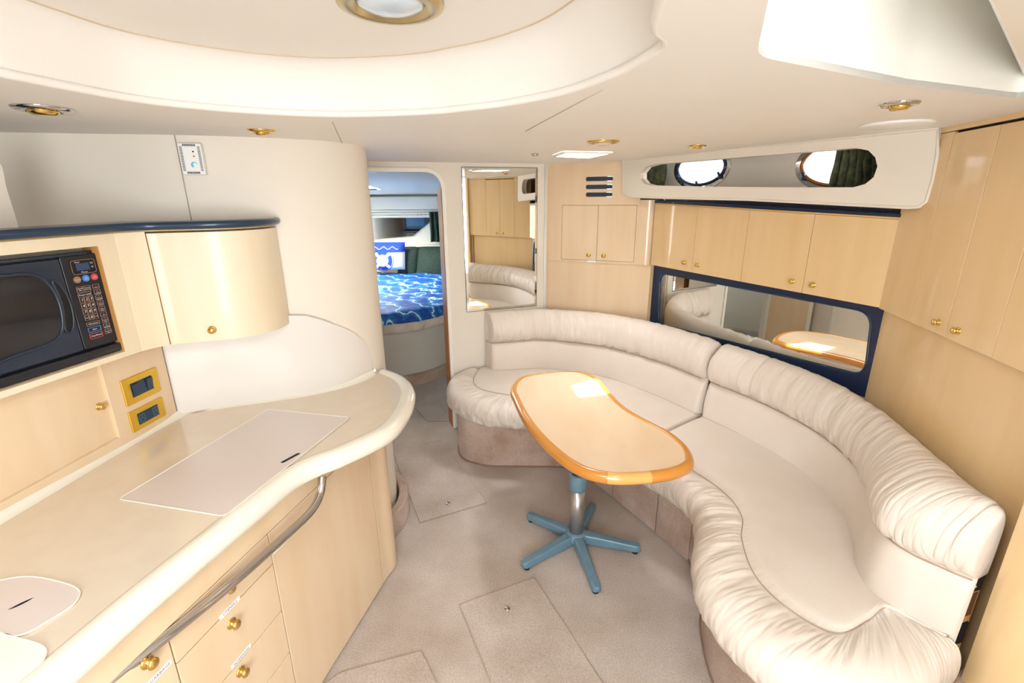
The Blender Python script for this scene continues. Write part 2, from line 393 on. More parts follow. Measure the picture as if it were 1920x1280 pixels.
ceil_ = plate('ceiling', Hz(ZC), ceil_out, 0, .012, HEAD, holes=[well, hq, rc], kind='structure')
# well (coffer): smooth cove rising to inner panel
def cove(loop, inset, z0, z1, n=8, c=None):
    P = [Vector((p[0], p[1])) for p in loop]; L = len(P); C0 = c or sum(P, Vector((0, 0)))/L; rows = []
    for i in range(n+1):
        t = i/n*math.pi/2; s = inset*(1-math.cos(t)); z = z0+(z1-z0)*math.sin(t)
        row = []
        for p in P:
            d = (C0-p); row.append(Vector((p.x+d.x/d.length*s, p.y+d.y/d.length*s, z)))
        rows.append(row)
    return rows
wl = resample([Vector((p[0], p[1])) for p in well], 140, True)
rows = cove(wl, .085, ZC, 1.985, 8, Vector((-.4, .45)))
# rolled lower lip
lip = [[Vector((p.x+(p.x+.4)*0, p.y, ZC+.0)) for p in wl]]
V, Fc = loft_g(rows, True, False); mk('trim_3', V, Fc, HEAD, smooth=True, kind='structure')
inner = [(v.x, v.y) for v in rows[-1]]
wp = plate('ceiling_panel', Hz(1.985), inner, -.001, .012, HEAD, kind='structure')
V, Fc = tube_g([Vector((x, y, 1.984)) for x, y in inner], .0022, 6, True); mk('trim_4', V, Fc, mat('piping_tan', srgb(206, 186, 156), .6), smooth=True, kind='structure')
# rolled lip around the well mouth
V, Fc = tube_g([Vector((p.x, p.y, ZC+.008)) for p in wl], .009, 8, True); mk('trim_5', V, Fc, HEAD, smooth=True, kind='structure')
# hatch shafts
def shaft(name, loop, z0, z1, mt, flare=0.0):
    P = [Vector(p) for p in loop]; C0 = sum(P, Vector((0, 0)))/len(P)
    rows = [[Vector((p.x, p.y, z0)) for p in P], [Vector((p.x+(p.x-C0.x)*flare, p.y+(p.y-C0.y)*flare, z1)) for p in P]]
    V, Fc = loft_g(rows, True, False); return mk(name, V, Fc, mt, kind='structure')
plate('ceiling_added_lid', Hz(2.10), [(.40, .0), (1.3, .0), (1.3, 1.3), (.62, 1.3)], 0, .02, GEL, kind='structure')  # lid added over part of the recess to hold back overbright skylight
shaft('trim_6', hq, ZC, 2.14, GEL); shaft('trim_7', rc, ZC, 2.14, GEL)
deck = plate('ceiling_deck', Hz(2.14), [(-2.7, -1.7), (2.4, -1.7), (2.4, 3.0), (1.3, 5), (.6, 7.1), (-2.7, 7.1)], 0, .03, GEL, holes=[hq, rc, rpoly(rect(-2.0, 4.9, -1.42, 5.5), .05, 3)], kind='structure')
# ceiling panel seams
for a, b, nm in [(((623, 228), (642, 270)), 0, 'trim_8'), (((1130, 168), (985, 246)), 0, 'trim_9')]:
    pa = at(*a[0], ZC-.0005); pb = at(*a[1], ZC-.0005); tube(nm, resample([pa, pb], 4), .0016, mat('seam_tan', srgb(190, 172, 150), .7), kind='structure', n=6)
# left curved wall
wl_pts = [(-2.139, 1.544), (-1.767, 1.623), (-1.395, 1.711), (-1.172, 1.753), (-1.004, 1.809), (-0.865, 1.869), (-0.753, 1.944), (-0.684, 2.027), (-0.642, 2.130), (-0.637, 2.232), (-0.670, 2.344), (-0.744, 2.418), (-0.883, 2.455)]
wlc = [(p.x, p.y) for p in cr([Vector(p) for p in wl_pts], 8)]
wall_l = wallpath('wall_left', wlc, 0, ZC, .03, VINYL, side=-1, kind='structure')
# side wall behind the curved wall, seen in the mirror
wallpath('wall_passage', [(-.88, 2.455), (-1.00, 2.58), (-1.06, 2.80), (-1.08, 3.05)], 0, ZC, .03, VINYL, side=-1, kind='structure')
# seam on the left wall
def near_i(x): return min(range(len(wlc)), key=lambda i: abs(wlc[i][0]-x))
sx_ = at2(372, 264, ZC)
iS = near_i(-1.155); tube('trim_10', [Vector((wlc[iS][0]+.003, wlc[iS][1]-.003, z)) for z in (1.50, 1.86)], .0012, mat('seam_grey', srgb(176, 166, 150), .7), n=6, kind='structure')
# carpeted kick around foot of the curved wall
V, Fc = wallpath_g([(p[0]+.02, p[1]-.03) for p in wlc[56:90]], 0, .13, .05, 1)
mk('baseboard_left', V, Fc, CARPET_B, kind='structure', bevel=.012)
# right hull with portholes
FH = Fr(B_L, D_, off=-.16)
def lens_hole(fr, c, a, b): 
    u, v = fr.on(*c); return u, v
pc1 = FH.on(1314, 318); pc2 = FH.on(1580, 308)
PA, PB = .195, .100
ho1 = ell(pc1[0], pc1[1]+.01, PA, PB, 36); ho2 = ell(pc2[0], pc2[1]+.006, PA, PB, 36)
plate('wall_hull', FH, rect(-.55, 0, 1.75, 2.14), -.03, 0, VINYL, holes=[ho1, ho2], kind='structure')
wallpath('wall_right', [(1.72, 1.75), (1.62, .9), (1.50, .2), (1.45, -1.5)], 0, 2.14, .04, VINYL, side=1, kind='structure')
wallpath('wall_outer_left', [(-2.3, -1.5), (-2.35, 3.0), (-2.2, 7.0)], 0, 2.14, .04, VINYL, side=-1, kind='structure')
# aft bulkhead with the companionway opening
FAft = Fr((-2.4, -1.3), (2.2, -1.3)); FAft.n = Vector((0, 1, 0))
co = rrect(2.4-.55, .45, 2.4+.65, 1.84, .06)
plate('wall_aft', FAft, rect(0, 0, 4.6, 2.14), -.04, 0, VINYL, holes=[co], kind='structure')
ring_strip('trim_11', FAft, co, .03, 0, .02, GEL, kind='structure', closed=True)

# ================================================================== GALLEY (left)
# countertop
outer = cr([Vector((*at2(x, y, .813), 0)) for x, y in [(147, 1280), (310, 1130), (500, 965), (560, 914), (605, 890), (650, 872), (735, 828), (768, 788), (778, 757), (776, 742)]] + [Vector((-.468, 2.005, 0)), Vector((-.515, 2.07, 0)), Vector((-.57, 2.12, 0)), Vector((-.612, 2.15, 0))], 8)
outer = [Vector((-.90, .10, 0)), Vector((-.845, .39, 0))] + outer
outer = resample(outer, 120)
FP0 = (-1.330, 1.042); FP1 = (-1.274, 1.646); FP = Fr(FP0, FP1)
back = [(-1.41, .10), FP0, FP1, (-1.172, 1.725), (-1.004, 1.790), (-.865, 1.851), (-.753, 1.925), (-.684, 2.009), (-.645, 2.10)]
galley_top = thing('countertop', (-1.1, 1.2, .8), 'cream glossy galley countertop with raised rim and rounded end beside the doorway', 'countertop')
def normals2(P):
    L = len(P); out = []
    for i in range(L):
        t = (P[min(i+1, L-1)]-P[max(i-1, 0)]); t.z = 0; t.normalize(); out.append(Vector((t.y, -t.x, 0)))
    return out
nn = normals2(outer)
ins = [p-n_*.05 for p, n_ in zip(outer, nn)]
top_poly = [(p.x, p.y) for p in ins[:-5]] + [b for b in reversed(back)]
ta = resample(ins[:-1], 110); tb2 = resample([Vector((*b, 0)) for b in back], 110)
V, Fc = loft_g([[a+Vector((0, 0, ZCT)), b+Vector((0, 0, ZCT)), b+Vector((0, 0, ZCT-.035)), a+Vector((0, 0, ZCT-.035))] for a, b in zip(ta, tb2)], True, False, True)
mk('top_surface', V, Fc, COUNTER, galley_top)
prof = [(-.058, ZCT-.014), (-.057, ZCT+.0003), (-.050, ZCT+.0028), (-.042, ZCT+.0065), (-.03, ZCT+.0085), (-.016, ZCT+.006), (-.004, ZCT-.002), (.002, ZCT-.015), (.003, ZCT-.030), (-.001, ZCT-.046), (-.012, ZCT-.055), (-.03, ZCT-.058), (-.05, ZCT-.056)]
rows = [[p+n_*a+Vector((0, 0, z)) for a, z in prof] for p, n_ in zip(outer, nn)]
V, Fc = loft_g(rows, True, False, True); mk('rounded_rim', V, Fc, COUNTER_E, galley_top, smooth=True)
bl = resample(cr([Vector((*b, 0)) for b in back], 6), 90); bn = normals2(bl)
prof = [(.026, ZCT-.001), (.018, ZCT+.001), (.009, ZCT+.006), (.003, ZCT+.014), (.0, ZCT+.021), (-.004, ZCT+.022), (-.004, ZCT-.01), (.026, ZCT-.01)]
rows = [[p+n_*a+Vector((0, 0, z)) for a, z in prof] for p, n_ in zip(bl, bn)]
V, Fc = loft_g(rows, True, False, True); o = mk('coved_lip', V, Fc, COUNTER_E, galley_top, smooth=True)
# lids in the counter
lidp = [at2(*p, ZCT+.004) for p in [(222, 935), (420, 967), (656, 782), (502, 767)]]
lid = thing('stove_cover', (*lidp[1], ZCT), 'large four-sided pinkish cover plate with dark finger slot set in the countertop', 'cover')
slc = [at2(*p, ZCT+.004) for p in [(527, 867), (562, 848)]]
sl_a, sl_b = Vector(slc[0]), Vector(slc[1]); dd = (sl_b-sl_a).normalized(); pp = Vector((-dd.y, dd.x))
slot = [tuple(sl_a+pp*.008), tuple(sl_a-pp*.008), tuple(sl_b-pp*.008), tuple(sl_b+pp*.008)]
slot = rpoly(slot, .007, 3)
plate('cover_panel', Hz(ZCT), rpoly(lidp, .012, 4), .0, .004, LIDM, lid, holes=[slot], bevel=0)
plate('finger_slot', Hz(ZCT), slot, .0002, .001, HOLE, lid)
V, Fc = tube_g([Vector((*p, ZCT+.0035)) for p in rpoly(lidp, .012, 4)], .0022, 6, True); mk('edge_bead', V, Fc, COUNTER_E, lid, smooth=True)
def sinklid(pts, sl, label, mt):
    P = [at2(*p, ZCT+.004) for p in pts]; o = thing('sink_cover', (*P[2], ZCT), label, 'cover', None)
    P = [(p.x, p.y) for p in cr([Vector(p) for p in P], 4, True)]
    hs = []
    if sl:
        c = at2(*sl, ZCT+.004); s_ = ell(c[0], c[1], .006, .02, 16, R(-35)); hs = [s_]
        plate('finger_slot', Hz(ZCT), s_, .0002, .001, HOLE, o)
    plate('cover_panel', Hz(ZCT), P, .0, .004, mt, o, holes=hs)
    V, Fc = tube_g([Vector((*p, ZCT+.0035)) for p in P], .002, 6, True); mk('edge_bead', V, Fc, COUNTER_E, o, smooth=True)
sinklid([(-60, 1110), (-10, 1090), (50, 1080), (105, 1088), (147, 1104), (140, 1130), (95, 1160), (38, 1190), (-10, 1182), (-70, 1175)], (40, 1130), 'round-cornered pale cover with oval slot over the rear sink basin', LIDM)
sinklid([(-60, 1188), (0, 1187), (40, 1197), (78, 1209), (86, 1224), (70, 1255), (40, 1290), (-60, 1330)], None, 'bluish white round-cornered sink cover at the very edge, nearest the viewer', GEL)
# splash board following the curved wall
sp_pts = resample([Vector((*p, 0)) for p in cr([Vector(p) for p in [(-1.276, 1.651), (-1.172, 1.711), (-1.004, 1.781), (-0.865, 1.841), (-0.758, 1.916), (-0.693, 1.995), (-0.651, 2.093)]], 8)], 60)
def sz(t):
    X = [(0.000, 1.1943), (0.300, 1.2129), (0.520, 1.2083), (0.620, 1.1989), (0.700, 1.1710), (0.850, 1.1013), (0.940, 1.0408), (0.985, 0.9804), (1.000, 0.9153)]
    for (a, b), (c, d) in zip(X, X[1:]):
        if t <= c: return b+(d-b)*(t-a)/(c-a)
    return .915
splash = wallpath('splash_board', [(p.x, p.y) for p in sp_pts], ZCT+.001, sz, .012, mat('splash_white', srgb(226, 221, 214), .22, coat=.3), side=-1, bevel=.006)
tag(splash, 'glossy off-white curved splash board standing on the counter against the curved wall', 'splash board')
# lower back panel with sliding door
bp = thing('locker_panel', (-1.4, 1.2, .8), 'pale maple panel with sliding door between countertop and microwave', 'cabinet')
dR = FP.on(226, 825)[0]; dB = .901; dT = 1.166
plate('panel', FP, [(-.90, ZCT+.001), (.609, ZCT+.001), (.609, 1.174), (-.90, 1.174)], -.03, 0, MAPLE, bp, holes=[rect(-.86, dB, dR, dT)], bevel=.002)
plate('sliding_door', FP, rect(-.89, dB-.02, dR+.012, dT+.006), -.028, -.012, MAPLE, bp)
kv = FP.on(192, 762); knob(bp, FP, kv[0], kv[1], -.012, .85)
def outlet(u0, v0, u1, v1, kind_):
    o = thing('switch_plate' if kind_ == 's' else 'outlet_plate', FP.P((u0+u1)/2, v0, 0),
              'brass wall plate with two dark rocker switches, above the socket plate' if kind_ == 's' else 'brass wall plate with dark double power socket, just above the countertop', 'switch' if kind_ == 's' else 'outlet')
    plate('plate', FP, rrect(u0, v0, u1, v1, .004, 3), .0, .006, BRASSP, o, bevel=.002)
    um = (u0+u1)/2; vm = (v0+v1)/2; hw = (u1-u0)*.30; hh = (v1-v0)*.27
    plate('insert', FP, rect(um-hw, vm-hh, um+hw, vm+hh), .006, .0075, TEAL, o)
    for s in (-1, 1):
        cu = um+s*hw*.66
        if kind_ == 's':
            V = [FP.P(cu-hw*.28, vm-hh*.85, .0075), FP.P(cu+hw*.28, vm-hh*.85, .0075), FP.P(cu+hw*.28, vm+hh*.85, .0075), FP.P(cu-hw*.28, vm+hh*.85, .0075),
                 FP.P(cu-hw*.28, vm-hh*.85, .009), FP.P(cu+hw*.28, vm-hh*.85, .009), FP.P(cu+hw*.28, vm+hh*.85, .014), FP.P(cu-hw*.28, vm+hh*.85, .014)]
            mk('rocker', V, [(0, 3, 2, 1), (4, 5, 6, 7), (0, 1, 5, 4), (1, 2, 6, 5), (2, 3, 7, 6), (3, 0, 4, 7)], TEAL, o, bevel=.001)
        else:
            sk = plate('socket', FP, rrect(cu-hw*.3, vm-hh*.8, cu+hw*.3, vm+hh*.8, .003, 3), .0075, .009, mat('socket_teal', srgb(50, 84, 104), .35), o)
            parts = [plate_g(FP, rect(cu-.006, vm+.001, cu-.0045, vm+.010), .009, .0094), plate_g(FP, rect(cu+.0045, vm+.001, cu+.006, vm+.010), .009, .0094), plate_g(FP, ell(cu, vm-.007, .003, .003, 10), .009, .0094)]
            V, Fc = joinm(parts); mk('pin_holes', V, Fc, HOLE, sk)
u0 = FP.on(226, 730)[0]; u1 = FP.on(296, 715)[0]
outlet(u0+.002, .988, u1, 1.079, 's'); outlet(u0, .892, u1-.004, .966, 'o')
# upper galley cabinet
FM = Fr((-1.281, 1.104), (-1.222, 1.417))
CB, CT = 1.176, 1.552
uc = thing('galley_cabinet', (-1.3, 1.6, CB), 'glossy cream maple wall cabinet with bowed door and navy top edge, around the microwave', 'cabinet')
mu1, _ = FM.on(209, 560); mzb = 1.197; mzt = 1.520
seam_u = FM.on(300, 545)[0]
plate('front_panel', FM, rect(-.75, CB, mu1+.055, CT), -.02, 0, IVORY_WOOD, uc, holes=[rect(-.70, mzb, mu1, mzt)])
ring = [(-.70, mzb), (mu1, mzb), (mu1, mzt), (-.70, mzt)]
ring_strip('opening_edge', FM, [(mu1, mzt), (mu1, mzb)][::-1], -.004, -.055, 0, EDGE, uc, bevel=0)
ring_strip('opening_edge', FM, [(-.70, mzb-.004), (mu1, mzb-.004)], -.004, -.055, 0, EDGE, uc, bevel=0)
p0 = FM.P(mu1+.055, 0); 
fc = cr([Vector((p0.x, p0.y))]+[Vector(q) for q in [(-1.186, 1.521), (-1.149, 1.555), (-1.079, 1.581), (-0.986, 1.614), (-0.921, 1.665), (-0.885, 1.739), (-0.882, 1.814), (-0.897, 1.869)]], 8)
fc = resample([Vector((p.x, p.y, 0)) for p in fc], 60)
k_s = min(range(60), key=lambda i: (fc[i]-Vector((-1.156, 1.550, 0))).length)
wallpath('bowed_panel', [(p.x, p.y) for p in fc[:k_s]+[fc[k_s-1].lerp(fc[k_s], .35)]], CB, CT, .02, IVORY_WOOD, uc, side=-1, bevel=.0)
cdoor = wallpath('bowed_door', [(p.x, p.y) for p in [fc[k_s-1].lerp(fc[k_s], .65)]+fc[k_s:]], CB, CT-.006, .02, IVORY_WOOD, uc, side=-1, bevel=.0)
pa, pb = fc[k_s-1], fc[k_s]
gi = (fc[k_s]-fc[k_s-1]).normalized(); gnn = Vector((gi.y, -gi.x, 0))
tube('door_gap', [pa.lerp(pb, .5)-gnn*.0008+Vector((0, 0, CB+.002)), pa.lerp(pb, .5)-gnn*.0008+Vector((0, 0, CT-.003))], .0018, SEAM, uc, n=6)
# knob on bowed door
kp = min(fc, key=lambda p: abs((cam_px := (p.x, p.y))[0]/p.y - (352-960)/930*1.0) if p.x > -1.15 else 9)
ti = fc.index(kp); tt = (fc[ti+1]-fc[ti-1]).normalized(); kn = Vector((tt.y, -tt.x, 0))
V, Fc = knob_g(Vector((kp.x, kp.y, 1.216)), kn, .95); mk('knob', V, Fc, BRASS, cdoor, smooth=True)
allfront = [FM.P(-.75, 0), FM.P(-.3, 0)] + [Vector((p.x, p.y, 0)) for p in fc]
allfront = resample(allfront, 90)
# top board, bottom board
an = normals2(allfront)
tb = [((p-n_*.006).x, (p-n_*.006).y) for p, n_ in zip(allfront, an)] + [(-1.01, 1.785), (-1.17, 1.72), (-1.36, 1.69), (-1.50, .95), (-1.5, .5)]
plate('bottom_board', Hz(CB), tb, 0, .012, MAPLE, uc)
plate('top_board', Hz(CT), tb, 0, .006, BRASSP if False else mat('gold_line', srgb(226, 186, 110), .4), uc)
an = normals2(allfront)
tube('navy_edge', [p+n_*.004+Vector((0, 0, CT+.017)) for p, n_ in zip(allfront, an)], .013, TEAL, uc, n=12)
plate('navy_top', Hz(CT), tb, .006, .026, TEAL, uc)
# microwave
mwx = thing('microwave', FM.P(.1, mzb, -.2), 'black microwave oven with keypad built into the galley wall cabinet', 'microwave')
D0 = -.010
plate('body', FM, rect(-.44, mzb+.004, mu1-.002, mzt-.012), -.36, D0-.012, BLACK, mwx)
ks = FM.on(134, 565, D0)[0]
def mo(x, y, w=D0): return FM.on(x, y, w)
def z1(x, y): return (x/4, y/4+380)
plate('door', FM, rpoly([(-.43, mzb+.032), (ks-.001, mzb+.032), (ks-.001, mzt-.024), (-.43, mzt-.024)], .006, 3), D0-.014, D0, BLACKB, mwx, bevel=.004)
wpts = [mo(*z1(*p)) for p in [(60, 545), (180, 535), (260, 545), (340, 590), (405, 670), (445, 760), (466, 860), (466, 940), (435, 1010), (360, 1060), (250, 1100), (60, 1165)]]
lft = mo(0, 620)[0]-.16
wpts = [(lft, wpts[0][1]+.0)] + wpts + [(lft, wpts[-1][1]-.012)]
ws = [(p.x, p.y) for p in resample(cr([Vector(p) for p in wpts], 4, True), 70, True)]
plate('window', FM, ws, D0, D0+.0015, GLASSB, mwx)
V, Fc = tube_g([FM.P(u, v, D0+.001) for u, v in ws], .0045, 8, True); mk('window_bezel', V, Fc, BLACKB, mwx, smooth=True)
hp = [mo(*z1(*p)) for p in [(385, 582), (430, 600), (485, 670), (530, 770), (549, 870), (545, 940), (520, 975), (490, 960), (480, 900), (468, 790), (440, 700), (405, 630)]]
hs_ = [(p.x, p.y) for p in resample(cr([Vector(p) for p in hp], 4, True), 50, True)]
plate('handle_recess', FM, hs_, D0, D0+.002, HOLE, mwx)
V, Fc = tube_g([FM.P(u, v, D0+.0015) for u, v in hs_], .003, 8, True); mk('handle_rim', V, Fc, BLACKB, mwx, smooth=True)
plate('control_panel', FM, rpoly([(ks+.001, mzb+.032), (mu1-.003, mzb+.032), (mu1-.003, mzt-.020), (ks+.001, mzt-.020)], .006, 3), D0-.014, D0-.001, BLACK, mwx, bevel=.003)
plate('lower_trim', FM, rect(-.44, mzb+.003, mu1-.002, mzb+.027), D0-.012, D0+.006, BLACK, mwx, bevel=.003)
plate('top_trim', FM, rect(-.44, mzt-.020, mu1-.03, mzt-.013), D0-.012, D0+.003, BLACKB, mwx, bevel=.002)
cpn = mwx
def z2(x, y): return (120+x/6.4, 460+y/6.4)
def kq(x, y): return mo(*z2(x, y), D0)
du = ks+.004; dw = (mu1-.018)-du
def frame_g(u0, v0, u1, v1, r, t, w0, w1):
    return plate_g(FM, rrect(u0, v0, u1, v1, r, 3), w0, w1, [rrect(u0+t, v0+t, u1-t, v1-t, max(r-t, .0005), 3)])
def box_at(x0, y0, x1, y1, x2, y2, x3, y3):
    pass
W0 = D0-.0005
# display
a = kq(75, 215); b = kq(370, 300)
disp_u0 = kq(85, 270)[0]; disp_u1 = kq(375, 240)[0]; dv = kq(225, 255)[1]
disp = plate('display', FM, rrect(disp_u0, dv-.020, disp_u1, dv+.020, .008, 4), D0-.001, D0+.0005, HOLE, mwx)
V, Fc = frame_g(disp_u0, dv-.020, disp_u1, dv+.020, .008, .0012, D0+.0002, D0+.0012); mk('display_frame', V, Fc, TAN, disp)
plate('lcd', FM, rect(disp_u0+.013, dv-.010, disp_u1-.018, dv+.010), D0+.0004, D0+.001, LCD, disp)
for tx, uu, vv in [('Timer', disp_u0+.018, dv+.014), ('Min.sec', disp_u0+.032, dv-.015), ('OZ', disp_u1-.010, dv+.008), ('LB', disp_u1-.010, dv-.003)]:
    V, Fc = text('t', tx, FM, uu, vv, .006, TXT, None, D0+.0012); mk('display_lettering', V, Fc, TXT, disp)
# round buttons
for (x, y), mt_, tx in [((155, 412), TAN, 'Popcorn'), ((260, 393), BLUEP, 'Add\nMinute'), ((360, 375), RED, 'Auto\nDefrost')]:
    u, v = kq(x, y); r_ = .0095
    bt = plate('round_button', FM, ell(u, v, r_, r_, 20), D0-.001, D0+.0025, mt_, mwx)
    V, Fc = text('t', tx, FM, u, v, .0042, TXT, None, D0+.0028); mk('button_lettering', V, Fc, TXT, bt)
# keypad
def key(x, y, hw, hh, tx, mt_, size, nm='key', t=.0008):
    u, v = kq(x, y)
    V, Fc = frame_g(u-hw, v-hh, u+hw, v+hh, .002, t, D0-.001, D0+.0010); k = mk(nm, V, Fc, mt_, mwx)
    if tx: V, Fc = text('t', tx, FM, u, v, size, TXT, None, D0+.0006, shear=.15); mk('key_lettering', V, Fc, TXT, k)
key(193, 530, .009, .0085, 'Quick\nMin', TAN, .0058); key(280, 515, .009, .0085, 'Sensor\nReheat', TAN, .0048)
key(248, 590, .0185, .006, 'Power Level', TAN, .0065)
gx = [(215, 655), (270, 645), (325, 635)]
for r_, row in enumerate(['123', '456', '789']):
    for c_, ch in enumerate(row):
        key(gx[c_][0]+r_*20, gx[c_][1]+r_*72, .0061, .0083, ch, TAN, .0115)
key(277, 870, .0061, .0075, 'Timer', TAN, .0045); key(330, 858, .0061, .0075, '0', TAN, .0115); key(384, 847, .0061, .0075, 'Clock', TAN, .0045)
key(350, 935, .0185, .006, 'Menu/Less', TAN, .0065); key(368, 1002, .0185, .007, 'Start', BLUEP, .007, t=.0013); key(388, 1075, .0185, .008, 'Stop/Reset', RED, .0068, t=.0013)
for i, tx in enumerate(['1\nPotato', '2\nFresh\nVegetable', '3\nFrozen\nVegetable', '4\nFrozen\nEntree', '5\nDinner\nPlate', '6\nPizza', '7\nGround\nMeat', '8\nSoup\nBeverage', '9\nPopcorn\nBag']):
    key(382+i*18.6, 492+i*66.5, .0092, .0073, tx, TAN, .0042, 'menu_key')
# galley base cabinet
FG = Fr((-.68, 1.26), (-.58, 1.70))
gb = thing('galley_base_cabinet', (-.75, 1.4, 0), 'maple galley base cabinet with drawers and curved end under the countertop', 'cabinet')
uA = FG.on(502, 1000)[0]; uB = FG.on(310, 1173)[0]; uE = FG.on(705, 970)[0]
plinth = [FG.P(-.95, 0), FG.P(uE+.0, 0)] ; 
endp = cr([Vector((p.x, p.y)) for p in [FG.P(uE, 0), FG.P(uE+.05, 0)]] + [Vector((-.552, 1.80)), Vector((-.556, 1.85)), Vector((-.59, 1.90)), Vector((-.66, 1.95))], 8)
bodyp = [tuple(FG.P(-1.0, 0, -.022).xy), tuple(FG.P(uE+.03, 0, -.022).xy), (-.59, 1.85), (-.66, 1.94), (-.80, 1.92), (-1.2, 1.68), (-1.3, .1)]
plate('carcase', Hz(0), bodyp, .0, .801, SEAM, gb)
g = .0018; zt = .798; zr = .729
def gz(x, y): return FG.on(x, y)[1]
plate('top_rail', FG, rect(-.99, zr+g, uE-g, zt+.002), -.022, 0, MAPLE, gb, bevel=.0012)
big = plate('cupboard_door', FG, rect(uA+g, .012, uE-g, zr-g), -.020, 0, MAPLE, gb, bevel=.0015)
zz = [zr, .626, .452, .285, .14, .012]
drs = []
for i in range(5):
    if i == 4: break
    drs.append(plate('drawer_front', FG, rect(uB+g, zz[i+1]+g, uA-g, zz[i]-g), -.020, 0, MAPLE, gb, bevel=.0015))
plate('drawer_front', FG, rect(uB+g, .012, uA-g, zz[4]-g), -.020, 0, MAPLE, gb, bevel=.0015)
ldoor = plate('cupboard_door', FG, rect(uB-.5, .012, uB-g, zr-.012), -.020, 0, MAPLE, gb, bevel=.0015)
plate('cupboard_door', FG, rect(-.99, .012, uB-.5-2*g, zr-.012), -.020, 0, MAPLE, gb, bevel=.0015)
wallpath('curved_end', [(p.x, p.y) for p in endp][1:], .012, .80, .02, MAPLE, gb, side=-1)
for (x, y), par in [((441, 1170), drs[1]), ((458, 1260), drs[2]), ((284, 1243), ldoor), ((432, 1103), drs[0])]:
    u, v = FG.on(x, y, .012); knob(par, FG, u, v, 0, 1.05)
for (xa, ya, xb, yb, par, tx) in [(512, 1033, 567, 983, big, 'CLEANING SUPPLIES'), (411, 1158, 450, 1121, drs[0], 'UTENSILS'), (433, 1249, 471, 1212, drs[1], 'SILVERWARE'), (278, 1283, 321, 1239, ldoor, 'GARBAGE')]:
    ua, va = FG.on(xa, ya); ub, vb = FG.on(xb, yb); vm = (va+vb)/2
    lb = plate('label_strip', FG, rect(ua, vm-.0065, ub, vm+.0065), .0, .0008, LABEL, par)
    V, Fc = text('t', tx, FG, (ua+ub)/2, vm, min(.011, (ub-ua)/len(tx)*1.35), INK, None, .0011)
    # flip so the text reads from the camera side
    mk('label_lettering', V, Fc, INK, lb) if lb.parent else None
# rail
rail = thing('grab_rail', (-.72, 1.1, .68), 'polished chrome grab rail running under the countertop edge', 'rail')
rp_ = [(*at2(x, y, z), z) for x, y, z in [(604, 893, .79), (603, 908, .77), (600, 926, .745), (590, 948, .73), (570, 972, .722), (500, 1036, .718), (430, 1097, .718), (340, 1170, .718), (200, 1280, .718)]]
rp_.append((rp_[-1][0]*2-rp_[-2][0], rp_[-1][1]*2-rp_[-2][1], .718))
tube('bar', cr([Vector(p) for p in rp_], 8),         .0130, CHROME, rail, n=16)
q = Vector((*at2(430, 1097, .718), .718)); u, v = FG.on(430, 1097)
tube('bracket', [q, Vector((*FG.P((q-FG.o).dot(FG.ex), .71).xy, .705))], .006, CHROME, rail)
# alarm box on wall
iw = near_i(-1.24)
fa0 = wlc[near_i(-1.25)]; fa1 = wlc[near_i(-1.06)]; FL = Fr(fa0, fa1, off=.006)
al = thing('gas_alarm', FL.P(0, 1.7, 0), 'small white slotted gas detector high on the curved wall', 'detector')
ua, va = FL.on(337, 269); ub, vb = FL.on(389, 328); ua2 = FL.on(347, 329)[0]; ub2 = FL.on(380, 269)[0]
u0 = (ua+ua2)/2; u1 = (ub+ub2)/2; v1 = va; v0 = vb
plate('case', FL, rrect(u0, v0, u1, v1, .004, 3), -.004, .022, WHITE, al, bevel=.003)
parts = []
for i in range(18):
    v = v0+.014+(v1-v0-.026)*i/17
    for uu in (u0+.004, u1-.012): parts.append(plate_g(FL, rect(uu, v-.001, uu+.008, v+.001), .022, .0226))
for i in range(10):
    uu = u0+.016+(u1-u0-.034)*i/9
    for v in (v0+.003, v1-.010): parts.append(plate_g(FL, rect(uu-.001, v, uu+.0015, v+.007), .022, .0226))
V, Fc = joinm(parts); mk('vent_slots', V, Fc, HOLE, al)
plate('button', FL, ell(u1-.026, v1-.027, .0025, .0025, 12), .022, .024, HOLE, al)
plate('indicator', FL, ell(u1-.026, v1-.042, .0025, .0025, 12), .022, .024, RED, al)
cu, cv = u1-.030, v1-.070
arc = [(cu+.010*math.cos(t), cv+.010*math.sin(t)) for t in [R(20+i*20) for i in range(12)]]
arc2 = [(cu+.002+.006*math.cos(t), cv+.001+.006*math.sin(t)) for t in [R(20+i*20) for i in range(12)]]
plate('logo', FL, arc+arc2[::-1], .022, .0225, SWIRL, al)
# padded panel at far left edge on top of the cabinet
FQ = Fr((-1.45, 1.15), (-1.36, 1.48))
pq = thing('padded_corner', FQ.P(0, 1.57), 'cream padded corner piece at left edge above the navy shelf', 'panel')
pts = [FQ.on(x, y) for x, y in [(-40, 300), (0, 305), (12, 350), (26, 395), (37, 432), (36, 441), (-40, 452)]]
Vp = [( (p.x), (p.y)) for p in cr([Vector(p) for p in pts], 4, True)]
plate('pad', FQ, Vp, -.05, 0, VINYL, pq, bevel=.012)

